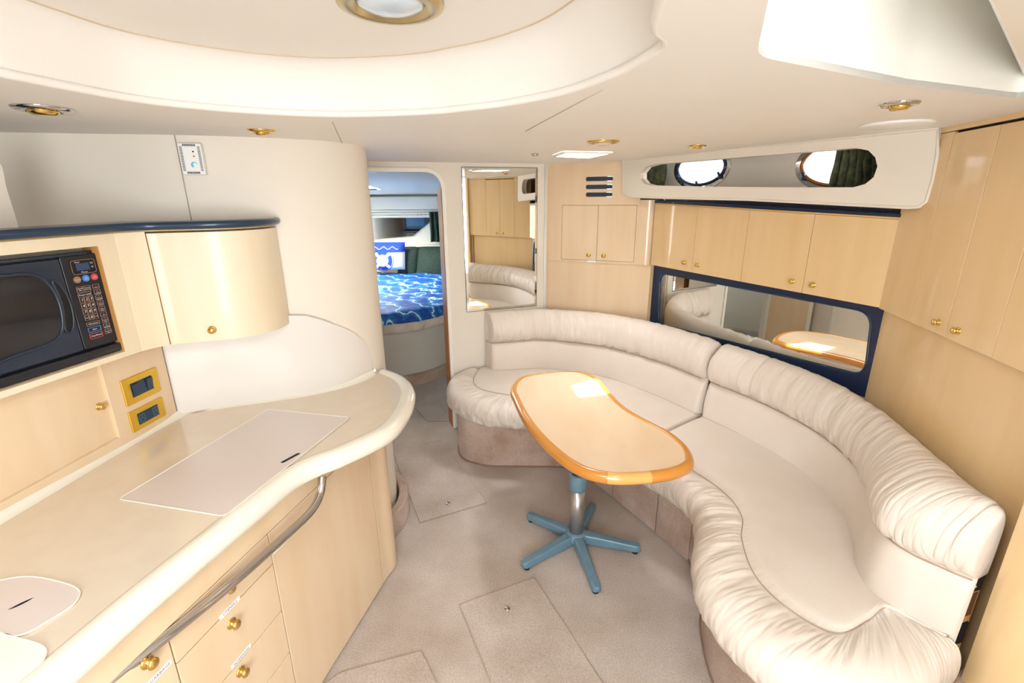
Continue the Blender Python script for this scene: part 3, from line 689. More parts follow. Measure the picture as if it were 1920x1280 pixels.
# ================================================================== FORWARD: mirror, locker
FBn = FB
ma = FB.on(866, 316); mb = FB.on(1007, 573); mc_ = FB.on(877, 582); md = FB.on(1007, 316)
mu0, mv0, mu1_, mv1 = (FB.on(864, 314)[0]+mc_[0])/2, .876, md[0], 1.832
mir = thing('wall_mirror', FB.P((mu0+mu1_)/2, mv0), 'tall narrow upright mirror on the forward wall between berth doorway and maple locker', 'mirror')
plate('backing', FB, rect(mu0-.003, mv0-.003, mu1_+.003, mv1+.003), 0, .003, HOLE, mir)
bw = .016
plate('glass', FB, rect(mu0+bw, mv0+bw, mu1_-bw, mv1-bw), .003, .008, MIRROR, mir)
O4 = rect(mu0, mv0, mu1_, mv1); I4 = rect(mu0+bw, mv0+bw, mu1_-bw, mv1-bw)
V = [FB.P(*p, .0045) for p in O4]+[FB.P(*p, .008) for p in I4]+[FB.P(*p, .003) for p in O4]
mk('bevel_strip', V, [(0, 1, 5, 4), (1, 2, 6, 5), (2, 3, 7, 6), (3, 0, 4, 7), (0, 8, 9, 1), (1, 9, 10, 2), (2, 10, 11, 3), (3, 11, 8, 0)], BEVELM, mir)
# white post between mirror and locker
tube('trim_12', [FB.P(FB.on(1022, 400)[0], z, .004) for z in (.4, ZC)], .008, GEL, n=8, kind='structure')
# forward locker
aL = math.dist(A_L, A_R)
fl = thing('forward_locker', FA.P(.3, 0), 'light maple forward locker wall with small double doors and three vent slots', 'cabinet')
ds = [FA.on(*p) for p in [(1053, 384), (1193, 386), (1053, 488), (1190, 496), (1120, 384), (1120, 492)]]
du0, du1, dum = (ds[0][0]+ds[2][0])/2, (ds[1][0]+ds[3][0])/2, (ds[4][0]+ds[5][0])/2; dz0 = 1.214; dz1 = 1.588
vents = []
for (x0, x1_, y) in [(1099, 1149, 335), (1099, 1148, 350), (1099, 1148, 364.5)]:
    ua, va = FA.on(x0, y); ub, vb = FA.on(x1_, y+.3); vents.append((ua, ub, (va+vb)/2))
vh = [rrect(a-.002, v-.0145, b+.002, v+.0145, .0140, 6) for a, b, v in vents]
plate('wall_panel', FA, rect(-.03, 1.20, aL, ZC), -.03, 0, MAPLE, fl, holes=[rect(du0, dz0, du1, dz1)] + vh)
plate('lower_panel', FA, rect(-.03, .40, aL+.10, 1.198), -.03, -.012, MAPLE, fl)
for a, b, v in vents: plate('vent_slot', FA, rrect(a, v-.0125, b, v+.0125, .0120, 6), -.022, .0, NAVY, fl, bevel=.002)
plate('door_recess', FA, rect(du0-.01, dz0-.01, du1+.01, dz1+.01), -.036, -.020, SEAM, fl)
dl = plate('door', FA, rect(du0+.002, dz0+.002, dum-.001, dz1-.002), -.02, .001, MAPLE, fl, bevel=.0015)
dr = plate('door', FA, rect(dum+.001, dz0+.002, du1-.002, dz1-.002), -.02, .001, MAPLE, fl, bevel=.0015)
for (x, y), p_ in [((1104, 478), dl), ((1132, 479), dr)]: u, v = FA.on(x, y); knob(p_, FA, u, v, .001, 1.05)
u, v = FA.on(1109, 489.5); plate('label_strip', FA, rect(u-.03, v-.008, u+.03, v+.006), .001, .0018, LABEL, dl)
# rounded corner column between forward locker and side lockers
def colpts(a, b, c, n=10): return [tuple(Vector(a)*(1-t)**2+Vector(b)*2*t*(1-t)+Vector(c)*t*t) for t in [i/n for i in range(n+1)]]
cc = colpts(FA.P(aL-.002, 0).xy, (.925, 3.17), (.955, 3.23), 12)
wallpath('corner_post', cc, 1.20, 1.62, .02, MAPLE, fl, side=-1)
# ================================================================== RIGHT: lockers over sofa
LR = math.dist(B_L, D_)
rl = thing('side_lockers', FR_.P(.5, 1.2), 'row of four maple locker doors with brass knobs above the long mirror', 'cabinet')
ZL0, ZL1 = 1.203, 1.575
def ztop(u): return 1.600+(1.558-1.600)*u/LR
plate('carcase', FR_, [(.0, ZL0+.004), (LR+.02, ZL0+.004), (LR+.02, ztop(LR)-.003), (.0, ztop(0)-.003)], -.15, -.022, SEAM, rl)
us = [0.0, (FR_.on(1307, 393)[0]+FR_.on(1297, 508)[0])/2, (FR_.on(1405, 400)[0]+FR_.on(1388, 527)[0])/2, (FR_.on(1527, 407)[0]+FR_.on(1503, 550)[0])/2, LR+.01]
kn_ = [((1284, 492)), ((1309, 497)), ((1486, 527)), ((1525, 534))]
for i in range(4):
    a, b = us[i]+.0016, us[i+1]-.0016
    d = plate('door', FR_, [(a, ZL0), (b, ZL0), (b, ztop(b)-.006), (a, ztop(a)-.006)], -.020, 0, MAPLE_R, rl, bevel=.0015)
    u, v = FR_.on(*kn_[i]); knob(d, FR_, u, v, 0, .95)
plate('gold_edge', FR_, [(0, ztop(0)-.005), (LR+.01, ztop(LR)-.005), (LR+.01, ztop(LR)+.001), (0, ztop(0)+.001)], -.02, .003, mat('gold_line', (1, 1, 1)), rl)
plate('navy_shelf', FR_, [(0, ztop(0)+.001), (LR+.01, ztop(LR)+.001), (LR+.01, ztop(LR)+.016), (0, ztop(0)+.016)], -.14, .006, NAVY, rl, bevel=.003)
plate('navy_back', FR_, [(.02, ztop(0)+.01), (LR+.01, ztop(LR)+.01), (LR+.01, 1.645), (.02, 1.645)], -.15, -.06, NAVY, rl)
# long mirror in navy frame
lm = thing('long_mirror', FR_.P(.6, .8), 'long low mirror in a navy frame behind the sofa back', 'mirror')
f_u0 = 0.02; f_u1 = LR+.0
W_ = -.035
mm = [FR_.on(x, y, W_) for x, y in [(1237, 511), (1637, 585), (1622, 707), (1234, 602)]]
fo = [FR_.on(x, y, W_) for x, y in [(1226, 500), (1657, 580), (1629, 728), (1219, 600)]]
fo = [(fo[0][0], 1.20), (fo[1][0], 1.20), (fo[2][0]+.0, .80), (fo[0][0], .80)]
mir_o = rpoly([(mm[0][0], mm[0][1]), (mm[1][0], mm[1][1]), (mm[2][0], mm[2][1]), (mm[3][0]-.0, mm[3][1]-.02)], .07, 8)
plate('frame', FR_, fo, W_-.01, W_, NAVY, lm, holes=[mir_o])
plate('glass', FR_, [(fo[0][0]+.01, .81), (fo[1][0]-.01, .81), (fo[1][0]-.01, 1.195), (fo[0][0]+.01, 1.195)], W_-.014, W_-.005, MIRROR, lm)
ring_strip('inner_bead', FR_, mir_o, .006, W_, W_+.004, TEAL, lm, closed=True, bevel=.001)
# wall panel behind sofa under mirror, along the side
plate('wall_side', FR_, rect(-.05, 0, LR+.10, 1.20), -.07, W_-.011, MAPLE_R, kind='structure')
# valance / window box
vz = [FR_.on(x, y) for x, y in [(1165, 300), (1765, 240), (1735, 388), (1690, 384), (1400, 372), (1165, 362)]]
FV = Fr((.72, 3.19), (1.455, 1.745))
vo = [FV.on(x, y) for x, y in [(1168, 298), (1760, 238), (1757, 290), (1748, 340), (1736, 378), (1722, 388), (1700, 389), (1600, 384), (1400, 374), (1250, 371), (1182, 369), (1168, 362)]]
vo = [(u, min(v, ZC-.001)) for u, v in vo]; vo[0] = (vo[0][0], ZC-.001); vo[1] = (vo[1][0], ZC-.001)
slt = [FV.on(x, y) for x, y in [(1228, 308), (1300, 302), (1450, 290), (1575, 280), (1605, 277.5), (1628, 282), (1641, 295), (1645, 312), (1638, 332), (1622, 345), (1600, 351), (1450, 351), (1300, 349.5), (1222, 347.5), (1208, 344), (1201, 335), (1201, 324), (1210, 313)]]
va_ = thing('window_valance', FV.P(.5, 1.65), 'cream padded window valance with long rounded cut-out in front of two portholes', 'valance')
plate('panel', FV, vo, -.025, 0, VINYL, va_, holes=[slt], bevel=.004)
V, Fc = tube_g([FV.P(u, v, -.002) for u, v in vo], .006, 8, True); mk('piping', V, Fc, VINYL, va_, smooth=True)
plate('bottom_return', FV, [(vo[-1][0], vo[-1][1]-.004), (vo[5][0], vo[5][1]-.004), (vo[5][0], vo[5][1]+.006), (vo[-1][0], vo[-1][1]+.006)], -.16, -.02, VINYL, va_)
V, Fc = loft_g([[FV.P(u, v, -.002) for u, v in slt], [FV.P(u, v, -.05) for u, v in slt]], True, False); mk('cutout_reveal', V, Fc, VINYL, va_)
# portholes
for c_, frame_mt, lab in [(pc1, CHROME, 'left oval porthole with chrome ring and dark dogs above the lockers'), (pc2, mat('bronze_ring', srgb(150, 96, 66), .3, metal=.6), 'right oval porthole with bronze gasket, half behind a curtain')]:
    ph = thing('porthole', FH.P(c_[0], c_[1]-PB), lab, 'porthole')
    cv_ = c_[1]+.01 if c_ is pc1 else c_[1]+.006
    plate('flange', FH, ell(c_[0], cv_, PA+.035, PB+.03, 40), 0, .006, CHROME, ph, holes=[ell(c_[0], cv_, PA, PB, 40)], bevel=.002)
    V, Fc = tube_g([FH.P(u, v, .008) for u, v in ell(c_[0], cv_, PA-.002, PB-.002, 40)], .009, 8, True); mk('gasket', V, Fc, frame_mt if c_ is pc2 else TEAL, ph, smooth=True)
    plate('pane', FH, ell(c_[0], cv_, PA, PB, 36), -.012, -.008, GLASS, ph)
    for an_ in (215, 270, 325):
        p = FH.P(c_[0]+(PA+.008)*math.cos(R(an_)), cv_+(PB+.006)*math.sin(R(an_)), .008)
        q = FH.P(c_[0]+(PA+.008)*math.cos(R(an_)), cv_+(PB+.006)*math.sin(R(an_))+.028, .03)
        V, Fc = joinm([tube_g([p, q], .007, 8), lathe_g(p, FH.n, [(.010, 0), (.010, .012), (.004, .014)], 12)]); mk('dog', V, Fc, TEAL, ph, smooth=True)
    for an_ in range(200, 350, 25):
        p = FH.P(c_[0]+(PA+.02)*math.cos(R(an_)), cv_+(PB+.018)*math.sin(R(an_)), .006); lathe('screw', p, FH.n, [(.004, 0), (.003, .002), (.0005, .0022)], CHROME, ph, 10)
# curtains behind the valance
def curtain(fr, u0, u1, z0, z1, folds, amp, mt, name, label, tie=None, parent=None, w=.0, seed=0, slope=0):
    n = folds*10; rows = []; mz = 14
    for i in range(n+1):
        t = i/n; row = []
        for j in range(mz+1):
            s = j/mz; z = z0+(z1-z0)*s
            uu = u0+(u1-u0)*t
            if slope: uu = u0+(u1-u0)*t+ slope*(1-s)*(t if slope > 0 else (1-t))
            ww = w+amp*math.sin(t*folds*2*math.pi+noise.noise(Vector((t*6+seed, s*2, 0)))*2.5)+amp*.6*noise.noise(Vector((t*14, s*5, seed)))
            row.append(fr.P(uu, z, ww))
        rows.append(row)
    V, Fc = loft_g(rows); o = mk(name, V, Fc, mt, parent, smooth=True)
    sd = o.modifiers.new('solid', 'SOLIDIFY'); sd.thickness = .002
    if label: tag(o, label, 'curtain')
    return o
FK = Fr(B_L, D_, off=-.075)
cu0 = FK.on(1185, 325)[0]; cu1 = FK.on(1248, 325)[0]
curtain(FK, cu0, cu1, 1.60, 1.85, 7, .010, CURT, 'window_curtain', 'dark green curtain gathered at the left end of the valance cut-out', seed=1, slope=-.04)
cu0 = FK.on(1563, 310)[0]; cu1 = FK.on(1665, 310)[0]
curtain(FK, cu0, cu1+.03, 1.58, 1.85, 8, .014, CURT, 'window_curtain', 'olive patterned curtain bunched over the right porthole', seed=5, slope=.05)
# ================================================================== RIGHT: tall lockers
TL = 1.9
tl = thing('tall_locker', FT.P(.3, 1.2), 'tall glossy maple lockers with brass knobs at the right wall', 'cabinet')
tu = [(FT.on(1778, 250)[0]+FT.on(1715, 600)[0])/2, (FT.on(1875, 240)[0]+FT.on(1770, 636)[0])/2, 0, 0]
tu[2] = tu[1]+(tu[1]-tu[0])*1.02
ztt = FT.on(1850, 237)[1]
tot = .90
plate('carcase', FT, rect(-.0, 1.20, tot, ZC), -.16, -.022, SEAM, tl)
plate('top_rail', FT, rect(-.0, ztt+.006, tot, ZC), -.022, 0, MAPLE_R, tl)
plate('side_stile', FT, rect(-.0, 1.20, tu[0]-.001, ztt+.004), -.022, 0, MAPLE_R, tl, bevel=.001)
bt = []
for a, b in [(tu[0], tu[1]), (tu[1], tu[2])]:
    bt.append(plate('door', FT, rect(a+.0012, 1.20, b-.0012, ztt-.002), -.020, 0, MAPLE_R, tl, bevel=.0015))
plate('dark_gap', FT, rect(tu[0], ztt-.002, tot, ztt+.006), -.021, -.010, HOLE, tl)
for (x, y), d in [((1760, 604), bt[0]), ((1797, 620), bt[1])]: u, v = FT.on(x, y); knob(d, FT, u, v, 0, .85)
plate('aft_stile', FT, rect(tu[2]+.001, 1.20, tot, ztt+.004), -.022, 0, MAPLE_R, tl, bevel=.001)
endc = FT.P(tot, 0).xy
ccp = colpts(endc, (endc[0]-.03, endc[1]-.13), (endc[0]+.12, endc[1]-.15), 10)
wallpath('rounded_end', ccp, .0, ZC, .02, MAPLE_R, tl, side=1)
# lower wall panel below tall lockers, recessed
FT2 = Fr(D_, E_, off=-.03)
wp1 = .868
plate('wall_lower', FT2, rect(-.02, 0, wp1, 1.20), -.03, 0, MAPLE_R, kind='structure')
plate('wall_lower_aft', FT2, rect(wp1+.005, 0, tot+.02, 1.20), -.03, .004, MAPLE_R, kind='structure')
plate('trim_13', FT2, rect(wp1-.001, .3, wp1+.006, 1.19), -.02, .0045, SEAM, kind='structure')
# aft settee and shelf seen only in the mirror
wallpath('wall_recess', [(1.44, .62), (1.40, .1), (1.35, -.6), (1.3, -1.3)], 0, ZC, .03, VINYL, side=1, kind='structure')
plate('aft_shelf', Hz(1.22), [(1.42, .6), (1.15, .55), (1.05, -1.0), (1.33, -1.0)], 0, .05, VINYL)
tag(bpy.data.objects['aft_shelf'], 'cream shelf aft of the tall lockers, seen in the mirror', 'shelf')

# ================================================================== SOFA
S = [(-.20, 3.27), (-.16, 3.21), (-.13, 3.20), (-.10, 3.20), (-.05, 3.20), (.05, 3.205), (.27, 3.21), (.62, 3.05), (.87, 2.75), (1.05, 2.44), (1.2, 2.17), (1.295, 1.88), (1.29, 1.62), (1.22, 1.43), (1.145, 1.30), (1.12, 1.21), (1.123, 1.175), (1.13, 1.15), (1.14, 1.135), (1.175, 1.085), (1.22, 1.03)]
I_ = [(-.235, 3.23), (-.265, 3.08), (-.25, 2.94), (-.19, 2.845), (-.07, 2.775), (.03, 2.745), (.2, 2.71), (.38, 2.60), (.52, 2.40), (.67, 2.14), (.815, 1.88), (.885, 1.71), (.885, 1.56), (.825, 1.43), (.79, 1.26), (.825, 1.13), (.91, 1.045), (1.03, 1.085), (1.12, 1.13), (1.165, 1.083), (1.213, 1.027)]
O_ = [(-.37, 3.235), (-.44, 3.13), (-.445, 2.97), (-.385, 2.78), (-.2, 2.615), (-.03, 2.56), (.14, 2.53), (.32, 2.42), (.44, 2.24), (.565, 2.05), (.68, 1.90), (.74, 1.72), (.705, 1.55), (.63, 1.38), (.60, 1.20), (.64, 1.05), (.72, .945), (.88, .885), (1.05, .90), (1.16, .955), (1.24, .995)]
ZS = .46
NS = 36
Sc = cr([Vector((*p, 0)) for p in S], NS); Ic = cr([Vector((*p, 0)) for p in I_], NS); Oc = cr([Vector((*p, 0)) for p in O_], NS)
arcO = [0]
for a, b in zip(Oc, Oc[1:]): arcO.append(arcO[-1]+(b-a).length)
sofa = thing('sofa', (.3, 2.9, 0), 'long curved cream leather settee with gathered rolled edges on a carpeted base', 'sofa')
def pleat(s, t, seed, f=38):
    a = noise.noise(Vector((s*f, t*1.6, seed))); b = noise.noise(Vector((s*f*.45+3, t*1.1, seed+7)))
    return -(1-abs(a)*1.9)**3*.55 + b*.9
def seatmesh(i0, i1, name):
    rows = []
    L = i1-i0
    for i in range(i0, i1+1):
        s, a, o = Sc[i], Ic[i], Oc[i]; d = (o-a); dl_ = d.length; dn = d.normalized() if dl_ > 1e-5 else Vector((1, 0, 0)); row = []
        e = min(i-i0, i1-i)*.012; er = 1-max(0, 1-e/.05)**2*.10 if name else 1
        edge_drop = .014*max(0, 1-min(i-i0, i1-i)/3)**2
        wid = (a-s).length
        bk_ = (s-a).normalized() if wid > .01 else Vector((0, 0, 0))
        row.append(s+bk_*.06+Vector((0, 0, .36))); row.append(s+bk_*.06+Vector((0, 0, ZS-.004)))
        for k in range(11):
            t = k/10; p = s.lerp(a, t); cr_ = .012*math.sin(math.pi*t)**.6*min(1, wid/.15) if 0 < t < 1 else 0
            w_ = noise.noise(Vector((p.x*4, p.y*4, 2)))*.003*math.sin(math.pi*t)
            dip = -.008 if k == 10 else 0
            row.append(p+Vector((0, 0, ZS+cr_+w_+dip-edge_drop)))
        sc = min(1, dl_/.14)
        for k in range(1, 25):
            th = R(172*k/24); 
            if th <= math.pi/2: h = math.sin(th)**.9; z = .375+(.085)*math.cos(th)**.8+.016*math.sin(2*th)*sc
            else: h = 1-.40*(1-math.sin(th)); z = .375-.085*abs(math.cos(th))
            rad = dn*math.sin(th)+Vector((0, 0, math.cos(th)))
            wgt = (math.exp(-((th-.35)/.45)**2)*.9+.55*math.exp(-((th-2.1)/.6)**2)+.18)
            dsp = pleat(arcO[i], th, 1.3, 52)*.012*wgt*sc*(1+.9*max(0, min(1, (1.7-arcO[i])/.5)))
            p = a+d*h+Vector((0, 0, z-edge_drop*.6))+rad*dsp
            row.append(p)
        row.append(a+d*.4+Vector((0, 0, .29))); row.append(s+Vector((0, 0, .30)))
        rows.append(row)
    V, Fc = loft_g(rows, True, False, True); return mk(name, V, Fc, LEATHER, sofa, smooth=True)
sp = 9*NS
seatmesh(0, sp-1, 'seat_cushion'); seatmesh(sp+1, len(Sc)-1, 'seat_cushion')
def seam3(name, P, r=.0016): 
    V, Fc = tube_g(P, r, 6); return mk(name, V, Fc, SEAMT, sofa, smooth=True)
seam3('pad_seam', [p+Vector((0, 0, ZS-.0035)) for p in Ic[8:sp-2:3]]); seam3('pad_seam', [p+Vector((0, 0, ZS-.0035)) for p in Ic[sp+4:18*NS:3]])
seam3('back_crease', [p+(p-q).normalized()*.002+Vector((0, 0, ZS-.001)) for p, q in zip(Sc[3*NS::3], Ic[3*NS::3]) if (p-q).length > .002], .0022)
# back cushions
S1 = [(-.19, 3.285), (-.165, 3.235), (-.14, 3.205), (-.07, 3.20), (.05, 3.205), (.27, 3.215), (.62, 3.05), (.87, 2.75), (1.045, 2.455)]
M1 = [(-.185, 3.29), (-.155, 3.24), (-.13, 3.225), (-.06, 3.235), (.05, 3.26), (.24, 3.285), (.62, 3.13), (.90, 2.82), (1.085, 2.49)]
T1 = [(-.20, 3.30), (-.19, 3.30), (-.175, 3.305), (-.10, 3.32), (.0, 3.36), (.20, 3.41), (.62, 3.28), (.98, 2.95), (1.20, 2.54)]
S2 = [(1.055, 2.435), (1.2, 2.17), (1.295, 1.88), (1.29, 1.62), (1.22, 1.43), (1.145, 1.30), (1.12, 1.21), (1.14, 1.135), (1.18, 1.08), (1.225, 1.025)]
M2 = [(1.095, 2.47), (1.235, 2.19), (1.32, 1.90), (1.315, 1.64), (1.245, 1.43), (1.165, 1.29), (1.13, 1.20), (1.145, 1.135), (1.185, 1.08), (1.23, 1.025)]
T2 = [(1.22, 2.51), (1.35, 2.23), (1.435, 1.94), (1.425, 1.65), (1.385, 1.43), (1.36, 1.28), (1.34, 1.20), (1.325, 1.13), (1.315, 1.085), (1.30, 1.05)]
def backmesh(Sx, Mx, Tx, seed, creases, rs, re):
    n = 40; a = cr([Vector((*p, 0)) for p in Sx], n); b = cr([Vector((*p, 0)) for p in Mx], n); c = cr([Vector((*p, 0)) for p in Tx], n)
    arc = [0]
    for x, y in zip(b, b[1:]): arc.append(arc[-1]+(y-x).length)
    tot_ = arc[-1]; low = []; rol = []
    for i in range(len(a)):
        bb = c[i]-b[i]; wd = bb.length; bd = bb.normalized()
        de = min(arc[i], 9) ; df = tot_-arc[i]
        def rnd(d, r): return math.sqrt(max(0, 1-(1-min(1, d/r))**2)) if r > 0 else 1
        e = rnd(de, rs)*rnd(df, re) if (rs and re) else (rnd(de, rs) if rs else (rnd(df, re) if re else 1))
        cen = b[i]+bd*wd*.5
        def sq(p, k=.35): # squeeze towards the centre near the ends
            f = 1-k*(1-e); return Vector((cen.x+(p.x-cen.x)*f, cen.y+(p.y-cen.y)*f, .66+(p.z-.66)*(1-.14*(1-e)) if p.z > .66 else p.z))
        pr = [(wd*.9, .40, 1), (-.0, .445, 0)]
        nar = 1-.72*max(0, 1-df/.12)
        row = [a[i]+bd*wd*.7*nar+Vector((0, 0, .42)), a[i]+bd*.02+Vector((0, 0, .425)), a[i]+Vector((0, 0, .44))]
        for k in range(1, 10):
            t = k/10; p = a[i].lerp(b[i], t); cr_ = .010*math.sin(math.pi*t)+.002*noise.noise(Vector((arc[i]*5, t*2, seed)))
            row.append(p-bd*cr_+Vector((0, 0, .44+.213*t)))
        row += [b[i]+bd*.012+Vector((0, 0, .66)), b[i]+bd*wd*.8*nar+Vector((0, 0, .66))]
        low.append([sq(p, .25) for p in row])
        ctl = [(.012, .655), (-.016, .668), (-.032, .70), (-.035, .745), (-.022, .795), (wd*.12, .840), (wd*.38, .866), (wd*.66, .868), (wd*.9, .845), (wd*1.0, .80), (wd*1.0, .72), (wd*.95, .66)]
        cc_ = cr([Vector((x, z)) for x, z in ctl], 3); row = []
        for k, q in enumerate(cc_):
            t = k/(len(cc_)-1)
            wg = math.exp(-((t-.10)/.16)**2)*.9+.45*math.exp(-((t-.5)/.25)**2)
            dsp = pleat(arc[i], t*3, seed, 56)*(.0125 if seed > 5 else .017)*wg
            for cs, cw in creases:
                dsp -= .007*math.exp(-((arc[i]-cs-.02*math.sin(t*3))/.006)**2)*(1 if t > .1 else .3)
            nx = cc_[min(k+1, len(cc_)-1)]-cc_[max(k-1, 0)]; nv = Vector((-nx.y, nx.x)).normalized()
            q2 = q+nv*dsp
            row.append(b[i]+bd*q2.x+Vector((0, 0, q2.y)))
        rol.append([sq(p) for p in row])
    V, Fc = loft_g(low, True, False, True); o = mk('back_cushion', V, Fc, LEATHER, sofa, smooth=True)
    V, Fc = tube_g([r[12].lerp(r[11], .3)-Vector((0, 0, .002)) for r in low[2:-2:3]], .003, 6); mk('bolster_seam', V, Fc, SEAMT, o, smooth=True)
    V, Fc = loft_g(rol, True, False, True); r_ = mk('bolster_roll', V, Fc, LEATHER, o, smooth=True); return o
backmesh(S1, M1, T1, 3.1, [(.36, 1), (1.28, 1)], .05, .035)
backmesh(S2, M2, T2, 8.7, [(.26, 1), (1.30, 1), (1.50, 1)], .035, .05)
# carpeted base
base = [(-.36, 3.23), (-.375, 3.05), (-.365, 2.85), (-.32, 2.755), (-.24, 2.70), (-.14, 2.665), (.10, 2.655), (.33, 2.64), (.44, 2.56)]
flo = [at2(*p, 0) for p in [(1115, 905), (1149, 931), (1229.6, 998), (1292, 1053)]]
tail = [(.815, 1.75), (.80, 1.62), (.735, 1.45), (.70, 1.25), (.73, 1.06), (.86, .97), (1.05, .98), (1.18, 1.03)]
bp1 = [(p.x, p.y) for p in cr([Vector(p) for p in base], 6)]; bp2 = [(p.x, p.y) for p in cr([Vector(p) for p in [flo[-1]]+tail], 6)]
front = bp1+flo+bp2[1:]
bpoly = front+[(1.28, 1.12), (1.33, 1.4), (1.37, 1.88), (.97, 2.9), (.75, 3.17), (.24, 3.40), (-.2, 3.27)]
plate('carpeted_base', Hz(0), bpoly, .0, .33, CARPET_B, sofa)
for (a, b) in [(flo[0], flo[1]), (flo[1], flo[2]), (flo[2], flo[3])]:
    A = Vector(a); B = Vector(b); d_ = (B-A).normalized(); A2 = A+d_*.004; B2 = B-d_*.004; fq = Fr(tuple(A2), tuple(B2)); 
    plate('carpet_panel', fq, rect(0, .006, (B2-A2).length, .30), 0, .010, CARPET_B, sofa, bevel=.004)
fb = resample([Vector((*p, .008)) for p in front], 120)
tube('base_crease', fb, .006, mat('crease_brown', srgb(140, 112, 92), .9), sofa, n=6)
# end board with switches between sofa and wall
FE = Fr((1.235, 1.04), (1.335, 1.10)); 
eb = thing('end_board', FE.P(0, .3), 'narrow maple end board with brown panel and black switches beside the sofa back', 'panel')
qd = at(1845, 1060, .6)
ex0 = Vector((1.235, 1.045)); ex1 = Vector((1.310, 1.068)); FE = Fr(tuple(ex0), tuple(ex1)); el = (ex1-ex0).length
plate('board', FE, rect(0, .33, el, .74), -.012, 0, mat('board_maple', srgb(214, 164, 100), .4), eb, bevel=.002)
plate('brown_inset', FE, rect(.003, .50, el-.012, .58), 0, .002, DARKW, eb)
plate('switch_panel', FE, rect(.003, .59, el-.010, .645), 0, .004, HOLE, eb)
plate('socket_panel', FE, rect(.003, .40, el-.012, .475), 0, .004, HOLE, eb)
for k in range(3): lathe('button', FE.P(.015+k*.012, .61+.0*k, .004), FE.n, [(.005, 0), (.005, .003), (.001, .004)], CHROME, eb, 10)
# small carpeted step and aft cushion at bottom right
stp = plate('carpet_step', Hz(0), [(1.02, .93), (1.24, 1.02), (1.34, 1.06), (1.29, .92), (1.12, .86)], 0, .32, CARPET_B, bevel=.01); tag(stp, 'small carpeted ledge in the corner behind the sofa end', 'ledge')
rows = []
for i in range(17):
    t = i/16; wv = math.sin(math.pi*t)**.35; row = []
    for j in range(20):
        a = 2*math.pi*j/20; x = 1.10+.16*math.cos(a)*wv; z = .30+.065*math.sin(a)*wv
        row.append(Vector((x+.05*(t-.5)+(.03), .42+.44*t, z)))
    rows.append(row)
cs = thing('corner_seat', (1.12, .62, 0), 'low seat with white rounded pad just entering at the bottom right corner', 'seat')
V, Fc = loft_g(rows, True, False, True); mk('seat_pad', V, Fc, LEATHER, cs, smooth=True)
plate('base', Hz(0), [(.98, .42), (1.25, .42), (1.27, .84), (1.05, .84)], 0, .24, CARPET_B, cs)

# ================================================================== TABLE
tb_ = thing('table', (*at2(1080, 1003, .03), 0), 'kidney-shaped maple table with honey wood edge on a blue-grey five-star pedestal', 'table')
far_ = [at2(*p, .672) for p in [(957, 728), (973, 708), (1010, 700), (1060, 697), (1100, 700), (1128, 714), (1148, 738), (1176, 765), (1214, 787), (1258, 810), (1290, 836), (1301, 858)]]
near_ = [at2(*p, .648) for p in [(1296, 884), (1262, 898), (1200, 906), (1135, 905), (1075, 886), (1020, 842), (982, 795), (962, 755)]]
tl_ = resample(cr([Vector((*p, 0)) for p in far_+near_], 8, True), 160, True)
def nclosed(P):
    L = len(P); o = []
    for i in range(L): t = P[(i+1) % L]-P[i-1]; t.normalize(); o.append(Vector((t.y, -t.x, 0)))
    ar = sum(P[i].x*P[(i+1) % L].y-P[(i+1) % L].x*P[i].y for i in range(L))
    return o if ar > 0 else [-x for x in o]
tn = nclosed(tl_)
band = [(-.034, .676), (-.028, .6795), (-.018, .680), (-.008, .676), (-.001, .666), (0, .655), (-.002, .645), (-.009, .637), (-.02, .634), (-.034, .636)]
rows = [[p+n_*a+Vector((0, 0, z)) for a, z in band] for p, n_ in zip(tl_, tn)]
V, Fc = loft_g(rows, True, True); e_ = mk('edge_band', V, Fc, HONEY, tb_, smooth=True)
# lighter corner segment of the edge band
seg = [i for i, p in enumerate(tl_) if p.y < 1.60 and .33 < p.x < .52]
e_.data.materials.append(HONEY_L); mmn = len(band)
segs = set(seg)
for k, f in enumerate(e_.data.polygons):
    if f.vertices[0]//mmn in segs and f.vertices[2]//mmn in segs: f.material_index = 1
plate('tabletop', Hz(0), [((p+n_*-.033).x, (p+n_*-.033).y) for p, n_ in zip(tl_, tn)], .640, .6765, TABLE, tb_)
bc = Vector((*at2(1080, 1003, .045), 0)); bx, by = bc.x, bc.y
lathe('column', (bx, by, .05), (0, 0, 1), [(.036, 0), (.036, .27)], STEEL, tb_, 28)
lathe('collar', (bx, by, .312), (0, 0, 1), [(.040, 0), (.042, .006), (.042, .075), (.038, .082), (.026, .083)], BLUEGREY, tb_, 28)
lathe('upper_tube', (bx, by, .39), (0, 0, 1), [(.028, 0), (.028, .20), (.05, .215), (.12, .235), (.12, .250)], RUBBER, tb_, 28)
lathe('hub', (bx, by, .025), (0, 0, 1), [(.055, 0), (.06, .02), (.056, .035), (.046, .045), (.04, .05)], BLUEGREY, tb_, 28)
